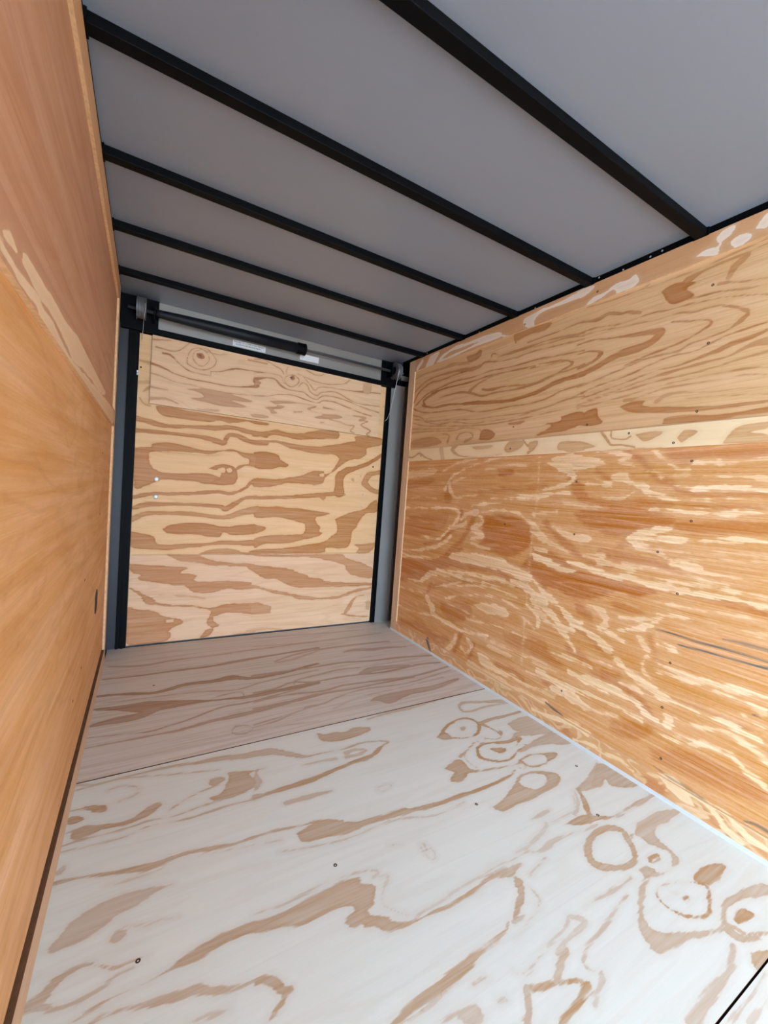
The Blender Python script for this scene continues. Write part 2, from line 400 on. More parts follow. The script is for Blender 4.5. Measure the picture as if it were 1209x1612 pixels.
# ------------------------------------------------------------------ plywood figure, metres x 1000 on each sheet (S stroke, P patch, N clear patch, G grey streak)
TR_FLOOR = '''
S5 24,2423,175,2382,311,2403,498,2402,729,2412,1133,2419 6.4,13.6,10,6,7.9,10.3
S7 9,2276,176,2265,342,2267,481,2262,644,2283,821,2297,1096,2320 5.9,7.4,10.4,10.6,16.5,10.1,12.3
S8 3,2107,105,2091,227,2058,349,2093,478,2084,557,2092,650,2050,802,2057,1015,2105 8,12,12.6,15.6,18.3,26,11.7,13.9,9.7
S8 3,1990,80,1971,178,1946,272,1927,353,1914,436,1897,523,1886,612,1872,935,1893 6.1,17.5,44.8,36.8,20.6,7.6,7.8,15.6,14.8
S7 -2,1861,85,1872,164,1873,256,1924,320,1918 7.4,25.4,25.6,18.2,18.7
S5 28,2038,154,2022,275,2014,403,1996,563,1959,699,1995,986,2029 3.8,4.9,5.1,5.1,6.3,6.4,7.1
S5 437,1910,493,1929,568,1931,577,1885 4.6,5.9,5.9,2.7
S6 -2,1714,62,1713,146,1711,235,1710,307,1710,415,1728,548,1734,694,1748,893,1782 4.8,4.9,5.1,5.2,9.1,11.1,14.9,12,9.1
S6 -3,1781,91,1763,193,1742,265,1755,341,1775,478,1826,602,1825,931,1882 2.8,3.6,3.8,5.5,6.3,5.3,6.4,6
S5 499,1653,538,1645,556,1613,528,1594,487,1604,479,1630,499,1653 5.3,4.2,2.4,4.9,5.1,2.8,3.8
S5 558,1620,663,1634,755,1668,856,1684 3.7,5.2,6.2,4.9
S4 537,1598,676,1587,811,1565 3.6,3.8,3.9
S4 806,2195,904,2205,1079,2274 10.6,12.6,6.3
S5 -6,1527,37,1528,110,1523 2.2,3.3,4.5
S6 4,1488,78,1494,152,1499,255,1495,344,1483,425,1473,507,1453,581,1448,633,1414,676,1376 4.3,7.8,5.7,8.1,9.4,13.2,15.8,16.1,11.6,10.1
S5 -2,1515,56,1494,112,1495,205,1470,314,1438,403,1416 4.8,7.2,5.3,2.6,2.7,2.7
S4 87,1450,114,1458,153,1443,171,1413,154,1396,117,1389 3.2,3.6,3.2,2.2,4,3.5
P6 366,1382,398,1379,415,1366,396,1347,376,1341,363,1359
P7 420,1397,478,1377,545,1365,493,1353,509,1302,471,1278,418,1267,371,1279,355,1296,389,1300,413,1335,428,1366
S6 246,1290,305,1323,360,1338,393,1344 1.3,3.3,3.5,2.5
S8 34,1400,61,1384,82,1379 5.1,11.9,10.5
S4 747,2457,1131,2420,1354,2426,1599,2432 6.6,8.7,8.9,9.3
S4 777,2595,1182,2557,1515,2526 7.4,7.9,6.2
S5 806,2210,945,2270,1124,2293,1337,2294,1573,2273 8.2,9.4,9.2,10,8.8
S6 662,2071,802,2071,962,2067,1150,2071,1320,2035,1513,2021,1744,1973 16.6,9.8,8.8,9.5,8.4,10.3,9.3
S5 820,1913,843,1952,950,1970,1090,1991,1209,1976 2.8,7.5,7.7,9.7,6.5
S5 1224,2206,1299,2215,1401,2187,1491,2185,1630,2157 8.5,19.1,22.7,13.2,10.3
P5 1164,1909,1253,1960,1356,1951,1456,1930,1509,1902,1437,1901,1329,1903,1222,1901
S6 624,1899,724,1904,817,1938,904,1905,937,1904,1101,1906,1315,1880,1549,1896,1687,1878 6,6.9,6.6,11.3,6.5,7,9.4,10,8.2
S6 606,1813,752,1827,930,1801,1037,1818,1244,1800,1440,1779,1697,1812 5.4,6.8,8,7.2,10,7.6,8.7
S6 594,1760,694,1758,812,1762,932,1778,1038,1770,1253,1772,1433,1768 8.7,12.5,10.9,8.6,8,8.4,6.6
S5 567,1636,675,1655,771,1670,816,1690,887,1691,985,1725,1130,1746,1350,1722,1609,1757,1693,1769 5.9,5.4,5.4,6.5,5.7,5.1,6,6,6.1,5.2
S4 913,1632,988,1661,1087,1685,1305,1691,1587,1710 3.6,3.8,3.5,3.8,4.1
P6 1092,1630,1153,1659,1287,1662,1490,1656,1645,1674,1640,1650,1454,1609,1303,1611,1200,1580,1156,1583,1132,1620
S5 1013,1499,1123,1509,1225,1510,1441,1523,1576,1526 5.8,10.7,12.5,7.5,4.4
P7 779,1484,808,1469,843,1466,883,1453,927,1466,970,1455,996,1438,974,1415,907,1404,835,1405,783,1427,771,1454
S6 527,1454,591,1439,648,1395,687,1368,757,1361,838,1353,904,1361,971,1347,1017,1327 18.4,15.7,13.8,7.1,4.2,4.2,4.4,4.7,4.8
S8 480,1239,566,1241,666,1244,754,1256,833,1270,886,1272,936,1284,973,1309,1015,1324 7.3,9.5,10.7,9,7.3,10.6,9.6,6.7,5.3
S5 835,1327,863,1332,909,1316,874,1300,825,1305 13.3,7.3,4.4,6.6,10.4
S4 664,1325,725,1321,785,1310 5.5,6.8,8.1
S5 561,1179,634,1175,711,1170 8.7,11.6,3.7
S4 848,1109,861,1124,901,1117,885,1103,851,1099 1.7,2.6,2.5,2,2.1
P5 508,1370,530,1372,516,1343,520,1298,487,1271
S6 1450,1395,1462,1430,1509,1449,1594,1424,1698,1388,1719,1369 8.8,6.7,10,9.7,18.4,17.9
S6 1444,1388,1497,1376,1581,1382,1716,1366 6.7,7.7,6.3,5.1
S9 1280,1311,1356,1340,1426,1338,1447,1293,1416,1246,1353,1216,1282,1238,1247,1276,1280,1311 6.2,4.9,6.1,6.2,9.4,3.4,4.4,6.3,5.2
P8 1214,1274,1262,1294,1272,1239,1228,1251
S8 1454,1282,1470,1240,1480,1194,1465,1168,1425,1169,1397,1189 15.4,5.8,4.9,2.6,3.4,4.6
P6 1345,1292,1372,1290,1372,1276,1342,1269
S8 1459,1282,1511,1288,1586,1285,1663,1282,1716,1283 9.3,8,7.5,6.4,6.3
S8 1497,1208,1489,1187,1458,1169,1431,1169 3.5,2.6,2.8,3.4
S5 1349,1192,1389,1199,1386,1177,1356,1172,1349,1192 2,3.3,1.5,3.1,2.8
S7 1332,1183,1280,1161,1218,1135 2.7,2.9,4.4
P8 1126,1109,1178,1123,1209,1124,1210,1090,1208,1062,1240,1048,1213,1044,1183,1051,1153,1033,1123,1031,1101,1043,1112,1060,1143,1073,1123,1101
S6 1267,1156,1235,1128,1227,1092,1233,1065 1.5,1.9,2.5,2.7
S7 1210,1048,1267,1036,1321,1027,1376,1017,1413,1020 5.3,4.6,4.6,4.4,4.7
S9 1315,1146,1354,1162,1399,1154,1437,1140,1481,1131,1536,1131,1480,1097,1525,1089,1447,1067,1390,1046,1346,1052,1307,1077,1289,1109,1315,1146 5.8,6.3,4.9,7.9,9,8.7,1.8,6.1,6.2,5.3,5.3,7,7.5,5.8
P9 1359,1127,1387,1125,1419,1106,1418,1093,1385,1089,1371,1100,1365,1116
P6 1568,1231,1645,1247,1725,1235,1722,1180,1717,1142,1712,1106,1668,1111,1619,1120,1575,1132,1532,1144,1488,1133,1538,1166,1573,1164,1556,1183
P6 1455,1074,1525,1089,1579,1095,1658,1103,1720,1096,1723,1052,1723,1022,1674,1023,1613,1051,1560,1063,1502,1060,1455,1058
S8 1420,1027,1479,1033,1529,1022,1540,1001,1522,983,1478,973,1426,987,1420,1027 3.4,3.8,5,6.7,3.2,3.5,5,5
P8 1533,1025,1592,1005,1583,988,1537,977,1489,968,1527,991,1538,1007
S5 1387,1012,1411,1011,1413,991,1386,989,1387,1012 2.1,3,1.7,2.8,2.7
S8 1357,992,1312,980,1261,976,1205,972,1149,973,1085,978,1026,978,967,983,918,991,886,995 2.9,4.1,6.1,6.7,7.5,9.2,10.7,10.8,7.2,5.9
P7 1144,895,1176,899,1219,913,1268,931,1332,962,1365,970,1414,962,1466,935,1488,911,1472,887,1424,870,1368,870,1300,865,1243,868,1184,866,1162,872
N10 1323,940,1357,956,1403,953,1438,933,1427,911,1389,894,1347,892,1325,914,1319,925
P6 1699,896,1608,868,1537,845,1483,835,1491,819,1521,810,1578,818
S8 1484,826,1464,795,1434,763,1413,744 6.7,7.2,6.9,6.1
P8 1305,747,1349,749,1395,748,1416,735,1426,720,1416,714,1376,719,1335,728
S4 1398,702,1325,710,1264,720,1209,721,1161,714,1106,729,1062,728,986,722 2.9,3.3,2.7,5,6.4,4.4,2.8,1.9
S3 1251,777,1299,768,1388,776,1440,814 5.2,3.3,1.7,3.4
P4 1223,806,1275,814,1315,810,1278,798,1239,802
S3 1256,774,1212,756,1140,741,1086,738 6.2,8.1,4.8,4.1
S4 1147,693,1114,687,1064,675 4.5,3.3,2.5
P6 984,709,1028,718,1060,715,1074,706,1044,700,1022,691
S4 856,880,848,850,860,823,876,837,873,855,870,873,858,879 1.2,2.5,2.1,1.6,1.3,3.3,2.1
S5 866,875,859,851 4.3,2.3
S4 1293,676,1264,654,1293,676 1.1,0,1.1
S7 1320,676,1374,684,1427,677,1451,652,1430,625,1406,596,1370,576,1322,578,1283,596,1258,622,1276,650,1320,676 8.9,8.5,11.5,10.4,10.9,7.1,8,5.9,9,15.3,10.1,9.4
P7 1259,635,1285,609,1311,583,1272,589,1245,614
P6 1458,641,1486,628,1529,638,1635,636,1708,627,1706,613,1625,612,1580,615,1540,607,1518,584,1514,553,1505,527,1468,515,1416,512,1367,525,1360,532,1352,549,1386,551,1385,534,1421,520,1464,524,1498,546,1490,565,1475,592,1476,616,1466,629,1439,620
P7 1361,549,1391,548,1393,530,1359,526,1346,535
S8 1423,562,1458,557,1441,546,1414,552,1423,562 1.8,2.9,1.5,2.8,2.4
S6 1353,528,1314,521,1273,504,1238,486,1211,466,1201,440,1233,420,1282,403,1320,390,1357,379,1390,379,1427,389,1460,399,1504,395,1560,384,1624,366 3.7,5.4,4.3,6.8,14,22.6,13.1,8.2,6,4.6,4,4.9,4.6,8.1,13.5,14.3
P6 1172,428,1206,433,1260,406,1203,406,1176,414
S9 1351,503,1390,494,1436,476,1470,456,1471,440,1425,419,1393,408,1358,414,1325,435,1312,467,1323,492,1351,503 1.9,2.1,2.4,5.4,4.1,2.1,2.4,2.3,4,5.5,2.8,1.7
P8 1463,473,1501,479,1557,477,1603,455,1560,444,1494,442,1470,456
P9 1378,459,1397,456,1395,450,1374,450,1371,456
P5 1363,479,1381,475,1372,471
P9 1429,371,1464,377,1494,370,1497,355,1494,348,1458,354,1429,360
S6 1400,374,1411,358,1421,338,1470,319 5.5,8.6,5.2,5.1
S6 1389,358,1395,340,1434,326 15.1,7.9,6.1
S5 1356,344,1321,334,1275,325,1212,323,1153,321,1101,317 4.2,4.9,5.8,8.1,10.5,11.5
P7 1372,317,1414,302,1376,297,1344,297,1349,306
S6 1709,699,1629,698,1558,700,1486,699,1432,721,1413,738 6.5,6.4,5.7,4.2,3.5,6.9
S5 1311,549,1257,551,1204,552,1165,556,1116,556 3.6,5.7,5.1,3,2.4
S5 1251,526,1178,515,1120,506,1071,499,1028,492,1005,481,1006,462,1035,448 2,2.3,2.6,2.8,3.2,2.9,2.1,1.2
S4 1064,559,1088,532,1009,525,965,518 4.1,8.8,3.6,2.8
S6 993,513,961,502,934,490,917,482 4.8,7.3,8,7.1
S8 855,503,883,491,917,482,952,468,975,451,952,445,924,439,894,436,871,433 4.1,6,6.8,5.6,6.9,4.7,5.4,5.8,5.7
S6 856,504,841,489,826,471,809,464 6.3,4.9,5.6,6.5
S4 1020,447,994,436,955,424 4.7,2.7,3.1
S6 1045,712,1064,707 8.7,4.7
P7 1024,692,1035,674,1021,655,999,636,957,617,936,611,951,625,998,654,1006,675
S5 932,608,966,607 6.1,2.5
S4 1036,648,1031,615,985,598,935,585,904,581 3.3,2.3,2,1.9,1.7
S4 854,536,877,522,943,534,1020,544,1055,553 1.7,1.3,2.1,2.6,3.9
P5 1357,284,1318,282,1267,276,1233,281,1177,278,1158,288,1251,287,1334,287
S4 1305,268,1204,265 3.9,4.8
S6 -1,1402,34,1395,49,1393 3.9,5.3,6.3
P8 43,1400,64,1397,92,1364,77,1360,51,1374
P8 -5,1363,7,1378,38,1359,35,1345,7,1341
S7 -3,1315,43,1313,81,1303,131,1292,171,1298,203,1318,224,1326 3.3,10.5,9.4,10.1,13.4,18.1,9.3
P7 11,1313,52,1317,86,1309,82,1291,46,1281,19,1283
S6 -6,1273,56,1273,142,1267,192,1272,260,1262,328,1270,387,1271 2.7,3.2,4.1,3.4,3,3.6,3.7
S6 -7,1253,63,1244,143,1240,202,1251,297,1236,412,1241,479,1234 2.5,2.6,3.2,2.9,2.9,4,4.1
S5 7,1186,13,1198 9.2,6.2
S7 -5,1159,35,1154,86,1142,147,1125,201,1115,248,1116,287,1115,337,1106,399,1095,448,1094 6.9,6.8,5.5,7.5,8.6,7.6,6.9,6.9,5,4.4
S4 106,1101,148,1094,210,1092,262,1100,443,1070 1.2,1.9,2.3,1.7,1.4
P5 14,995,32,1013,50,1037,78,1053,117,1061,158,1061,209,1050,249,1040,218,1035,175,1017,135,1015,113,1001,78,986,50,987,26,983
P5 125,963,137,975,155,967,150,955,135,949
S3 152,980,184,965,216,961,253,953 1.7,3.3,2,1.3
S6 4,897,24,901,40,919,61,927,87,930,120,908,141,899,163,899,192,891 11.1,12,10,5.9,3.6,2.1,3.3,3.4,1.6
S5 4,897,53,869,85,865,116,873,142,883,170,885 8.8,4.2,5,4.2,3.7,3.7
S7 76,834,103,841,141,846,185,844,221,848,251,853,282,855,315,861,345,864,396,856 1.7,2.5,2.1,2.9,3.6,7.7,11.6,12,9.4,14.1
S6 105,820,126,822,165,813,199,806,243,795,276,790,304,774,332,763,374,756 3.2,3.6,4.6,6.4,9.1,10.5,6.7,4.3,4.1
S4 257,743,302,734,327,732 1.6,5.1,1.1
S6 481,1243,513,1243 8.3,5.6
S7 448,1094,505,1091,563,1080,623,1070,692,1046 3.7,4.5,3.8,5.4,4.7
P7 555,1056,597,1069,653,1064,677,1057,696,1040,738,1025,804,1016,832,1013,883,1010,913,996,989,988,1073,986,1122,969,1061,971,961,972,891,986,806,994,751,998,710,996,659,1000,602,1015,562,1023,557,1036
S4 497,1020,567,1001,652,984,716,981,787,985,868,974,957,946,1077,949 2.6,2,2.7,3.1,2.9,2.7,2.6,1.9
S3 475,1063,512,1053 6.9,5.6
P7 399,870,444,863,488,863,526,869,581,872,631,870,661,859,649,846,677,832,676,809,659,788,637,778,646,765,675,746,674,736,713,717,679,716,650,722,637,738,616,749,611,759,591,762,579,780,594,790,610,796,592,810,558,816,517,815,497,814,436,832,393,841
S4 402,886,473,878,553,885,620,884,685,870,708,855,685,847 1.3,1.8,2.2,2,2.6,4,2.1
S7 656,732,701,715,745,712,779,708,825,703,895,707,960,716,1022,710 4.5,5.8,2.3,2.8,3.2,3.3,3.5,9.5
S3 704,838,726,834,687,798,679,773,706,741,730,724,788,721,858,727,944,730,1003,736,1043,730 2.8,3.8,2.5,2.1,1.7,1.6,1.6,1.7,2,3.2,2.5
S5 773,912,807,901 4,3
P7 375,760,406,754,422,736,426,720,440,710,425,704,405,689,380,680,395,694,418,707,403,725,387,742,372,747
P7 577,580,619,589,669,590,715,594,764,600,806,601,850,603,893,606,924,617,906,600,860,593,815,592,780,579,731,574,688,573,648,574,613,571,598,570
S4 688,573,643,566,613,564 5.1,3.2,3.1
S5 793,556,761,558 3.4,3.7
P5 654,542,693,541,731,536,749,527,743,509,725,506,704,517,695,531,672,533
S4 805,510,786,514 3.1,3.1
P7 1687,887,1738,864,1742,815,1724,755,1673,755,1614,789,1634,823,1588,805,1520,815,1479,823,1482,837,1551,843,1610,867
S8 1482,822,1450,778,1414,740 6.9,7.8,8.5
P7 1311,746,1366,745,1419,734,1456,712,1496,698,1486,692,1423,710,1365,724
S8 1416,732,1484,698,1552,699,1633,700,1717,696 4.8,4.1,5.1,6,5.1
S4 1466,829,1428,788,1369,761 4.2,4.7,4.2
S6 1486,632,1550,643,1634,640,1716,620 6.9,10.1,12.3,6.9
'''
TR_DOOR = '''
P8 178,1365,253,1371,361,1362,486,1359,618,1359,793,1360,794,1345,737,1341,667,1348,580,1325,514,1329,450,1316,363,1310,285,1311,215,1313,185,1340
S8 88,1281,143,1273,223,1259,329,1268,414,1277,490,1284,581,1301,663,1291,755,1282,798,1273 15.9,14.8,11.7,9.9,12.1,14.9,12.6,14.3,14.6,7.4
S8 90,1215,184,1221,271,1220,367,1223,455,1218,520,1205,546,1205,570,1250,624,1254,694,1231,801,1233 15.7,12.9,9.9,8.7,13.7,17.4,16.5,12,14.3,14.4,14.6
S5 146,1461,114,1430 8.4,3.3
S5 91,1594,144,1590 6.3,9.6
S4 91,1476,140,1485 9.2,9.3
S5 99,1396,117,1367,150,1360 4.2,4.4,4.5
P8 82,1123,161,1133,171,1153,252,1169,361,1157,445,1144,531,1157,606,1169,673,1156,746,1151,750,1082,677,1075,626,1043,613,1048,650,1079,696,1091,695,1118,661,1128,620,1154,544,1152,470,1127,386,1128,260,1120,173,1107,157,1086,177,1014,265,997,345,1001,428,1012,482,1010,527,994,553,979,509,972,492,951,443,947,394,957,301,956,228,956,148,913,91,906
S3 183,1108,306,1115,459,1116,544,1135 2.5,2.5,2.6,2.6
P9 469,1042,523,1070,586,1073,619,1056,634,1030,630,975,599,952,529,947,431,953,429,979,521,980,538,1021,506,1032
N10 518,1040,543,1052,559,1047,557,1023,538,1025
N10 568,1048,593,1053,598,1034,579,1025
S8 88,848,182,872,271,877,404,889,525,907,589,898,646,915,691,945,716,975,756,985 10.9,11.2,11.4,9.8,10,10.1,7.5,8.8,12.3,24.3
S8 90,786,153,808,234,815,377,822,536,817,575,802,631,839,688,876,762,884 9.1,15.4,10.7,10.4,13.4,16.9,14.9,10.3,10.5
S7 87,725,155,758,237,765,380,767,565,751,667,785,766,807 15,14.2,10.8,11.7,13.6,20.7,24.6
P9 241,673,284,699,382,712,479,711,568,693,698,710,772,708,775,659,668,643,609,646,570,659,552,632,495,631,422,643,327,645,264,651
P8 85,657,138,646,198,628,216,590,284,584,388,590,479,594,572,611,677,609,778,613,780,577,678,577,573,584,449,571,331,558,235,552,152,558,88,568
P7 439,527,512,554,601,560,660,549,694,535,782,535,783,524
S8 719,1280,787,1289,856,1309,928,1301,1017,1302,1154,1335,1266,1350 17,15.1,15.4,15.8,21.5,29.4,30
P8 721,1243,859,1257,1005,1250,1160,1254,1361,1309,1420,1324,1426,1360,1633,1367,1641,1324,1521,1285,1515,1241,1465,1204,1396,1189,1331,1151,1292,1113,1253,1083,1214,1053,1204,1025,1193,1006,1146,991,1084,994,948,991,877,967,738,950,735,1002,874,1010,968,1029,1034,1045,1124,1086,1252,1090,1249,1128,1295,1178,1277,1207,1195,1206,1069,1206,955,1219,860,1243,723,1219
N10 1165,1067,1196,1074,1202,1055,1174,1052
N10 1252,1090,1205,1071,1201,1116,1280,1162,1286,1193,1303,1187,1282,1139
P9 726,1164,793,1179,879,1167,895,1137,947,1113,934,1091,891,1090,835,1071,731,1075
S8 742,881,954,897,1104,917,1263,938,1364,941 11.2,10.9,14.9,15.3,7
S9 1320,957,1316,1019,1320,1065,1368,1108,1435,1134,1521,1170,1599,1218,1647,1256 41.9,29.3,32.5,23.6,15.7,14.4,12.3,8.4
P7 1175,917,1216,920,1224,909,1205,893,1193,900
P8 745,825,885,832,1033,828,1191,812,1273,800,1162,773,1172,735,1198,706,1193,675,1218,664,1171,636,1078,617,996,598,900,590,815,586,761,561,757,621,861,644,1007,649,1083,665,1087,718,1055,732,986,749,889,764,819,757,749,762
P8 1305,762,1408,813,1529,846,1580,893,1629,912,1636,831,1541,810,1492,752,1477,712,1444,679,1433,599,1393,559,1249,560,1211,525,763,529,761,551,939,561,1112,583,1238,610,1285,645,1324,677,1321,724
P8 752,706,794,707,830,690,796,664,755,657
S7 1514,1034,1545,1092,1599,1113,1692,1121,1703,991,1591,983,1514,1034 26.1,21,16.1,18.2,18.2,16.3,25
P7 1641,604,1550,588,1460,587,1507,559,1483,523,1583,522,1635,567
P5 1406,1057,1424,1058,1430,1039,1412,1042
P7 270,525,398,523,447,513,535,484,652,468,767,459,768,438,653,451,537,454,437,473,329,488
P8 87,477,206,462,308,453,390,447,344,416,398,407,434,393,418,367,504,356,554,361,665,353,754,338,741,325,775,316,776,301,688,295,608,307,520,287,458,284,409,300,371,336,289,349,210,366,128,385,148,410,94,430
S4 241,290,386,275,484,255 2.6,6.6,6.7
P8 89,346,158,302,208,273,243,242,329,226,413,216,512,195,614,209,706,209,782,200,785,135,643,154,546,141,542,107,575,80,544,65,533,25,471,11,500,56,537,66,504,104,526,163,500,183,413,206,318,217,238,229,177,243,148,283,93,331
P8 88,237,134,215,211,199,275,158,333,146,376,116,330,94,296,71,314,56,298,18,225,7,89,17
N10 281,138,322,137,317,125,288,125
P5 664,11,792,26,793,11,691,4
P7 724,522,936,519,1087,518,1246,520,1381,515,1427,482,1631,413,1638,334,1517,351,1453,369,1415,411,1386,443,1249,477,1135,495,937,501,724,515
P8 727,462,839,445,1017,418,1033,403,1111,381,1145,357,1251,341,1260,329,1431,310,1631,301,1633,280,1416,282,1263,286,1086,291,993,311,909,359,844,361,729,430
S7 735,316,784,310,863,284,990,251,1091,222,1203,207,1310,204,1395,211,1481,238,1625,259 9.2,9.1,9.2,10.9,12.7,10.1,9.6,10.8,10.1,6.9
P7 741,209,811,204,891,176,886,147,880,129,745,140
S7 1628,217,1528,203,1486,177,1462,134,1431,87 3.4,3.5,7.4,18.6,11.1
S7 1405,80,1522,55,1624,46 5.5,4.9,3.3
P5 1596,157,1633,163,1629,96,1600,107
S3 752,21,878,30,1006,-6 14.7,7.3,3.7
'''
TR_FLAP = '''
S6 152,1717,236,1732 4.9,2.5
S7 165,1680,239,1675,279,1687,318,1726,341,1757 4.5,3.2,2.3,2.3,1.7
S8 200,1653,240,1650,282,1614,337,1584,398,1580,448,1583,450,1604,497,1614,561,1641,600,1652,661,1655,772,1664 6.5,4.7,2.7,3,2.7,2.5,2.5,2.3,4.6,4.8,2.8,2.1
S8 323,1623,322,1655,343,1706,391,1727,428,1726,458,1699,475,1670,458,1632,409,1605,366,1606,323,1623 2.4,2,1.7,1.9,2.1,2.1,2.2,2.4,2.6,3,2.7
S7 356,1696,391,1717,423,1705,437,1668,408,1628,371,1633,351,1662,356,1696 1.8,1.6,1.7,1.5,1.9,2.4,1.9,1.8
P9 368,1692,398,1699,412,1676,394,1665,372,1673
S6 385,1722,473,1709,530,1722 2.4,2.7,1.3
S8 149,1585,209,1573,267,1553,351,1541,437,1541,533,1539,606,1546,673,1559,721,1575,698,1606,773,1636 6.5,4.6,3,3,2.7,3.4,4.8,6.2,9.9,9.7,4.8
S5 773,1636,711,1623 4.9,3.5
S6 146,1534,199,1526,269,1508,353,1508,427,1499,535,1499,635,1503,780,1522 4.5,2.6,2,2.3,2.7,3.4,2.8,2.8
S3 147,1509,258,1500 1.9,2
P6 324,1480,427,1502,535,1499,623,1487,692,1478,665,1463,571,1457,666,1435,540,1417,443,1421,344,1431,417,1450,391,1472
S5 146,1459,231,1456 6.4,2.6
S5 149,1396,222,1409,286,1391 9.3,6.5,3.3
P4 383,1378,496,1393,496,1379,408,1369
P5 682,1395,788,1401,788,1387,711,1378
S5 657,1717,768,1720 4.9,5
S6 690,1731,753,1738,819,1717,857,1703,877,1678 2.8,2.9,3,3.1,3.1
S6 900,1727,891,1696,903,1676 2.1,2.2,2.4
S7 883,1643,896,1668,941,1684,977,1662,967,1630,930,1608,899,1617,883,1643 2.4,2.4,2.6,2.8,2.5,2.9,3.1,2.7
S9 919,1665,937,1676,946,1663,931,1654,919,1665 3.5,3.8,3.6,3.7,4
S6 695,1649,779,1665,859,1660,876,1627,915,1613 2.1,2.1,2.3,2.7,2.3
S6 1023,1734,1080,1716,1120,1717,1151,1739 3.2,2.4,2.6,2.2
S6 967,1697,1034,1684,1099,1671,1181,1672,1265,1689,1307,1704,1331,1728 3.1,2.7,2.7,2.7,2.7,2.7,2.3
S7 1010,1683,1052,1647,1087,1615,1117,1640,1182,1652,1284,1656,1372,1662,1443,1670,1554,1682,1583,1683 2.4,2.9,2.7,2.9,2.7,2.7,3.2,7.2,3.3,3.3
P4 1443,1730,1502,1742,1499,1668,1444,1666
S7 697,1620,766,1634,824,1635,855,1609,901,1588,978,1588,1017,1587,1058,1565,1107,1558,1146,1588,1220,1597,1324,1588,1452,1562,1585,1547 3.4,4.2,5.3,7.7,3.4,3,3.1,4,3,3,3.1,3.7,3.3,3.4
S6 976,1617,1005,1649,1037,1636,1055,1602,1105,1584,1136,1609,1235,1631,1323,1604,1414,1584,1581,1592 2.1,2.5,2.9,2.9,3.8,3,3.1,3.7,3.3,2.9
S7 703,1509,787,1524,859,1547,949,1556,1028,1544,1108,1535,1156,1559,1240,1562,1346,1540,1437,1523,1521,1512 2.4,2.5,2.9,3,3.1,3,3,3.6,3.7,3.7,3.4
P6 697,1613,740,1600,727,1577,700,1561
P6 797,1493,884,1512,998,1517,1094,1514,1039,1486,1129,1470,1246,1481,1298,1473,1265,1456,1132,1436,1099,1442,1154,1466,1064,1482,1110,1513,983,1510,877,1492,834,1481,893,1477,872,1458,821,1446,852,1429,815,1420,800,1439,770,1452,849,1471
S5 1206,1443,1284,1435,1337,1423,1390,1423,1366,1387,1394,1375 3.2,3.2,3.2,5.4,5.3,3.8
S6 1159,1513,1243,1512 6.2,2
S6 956,1452,1010,1461 2.9,3
S6 1376,1493,1476,1492,1432,1470,1496,1471,1444,1439,1520,1409,1494,1380,1524,1368 2.4,8.7,8.1,3.8,4.6,5.5,6.5,3.5
S5 710,1396,780,1404 7.1,2.1
S5 1142,1410,1166,1414 3.1,3.1
G6 384,1686,393,1678 9,8.3
G10 928,1665,933,1663 6.2,5.5
'''
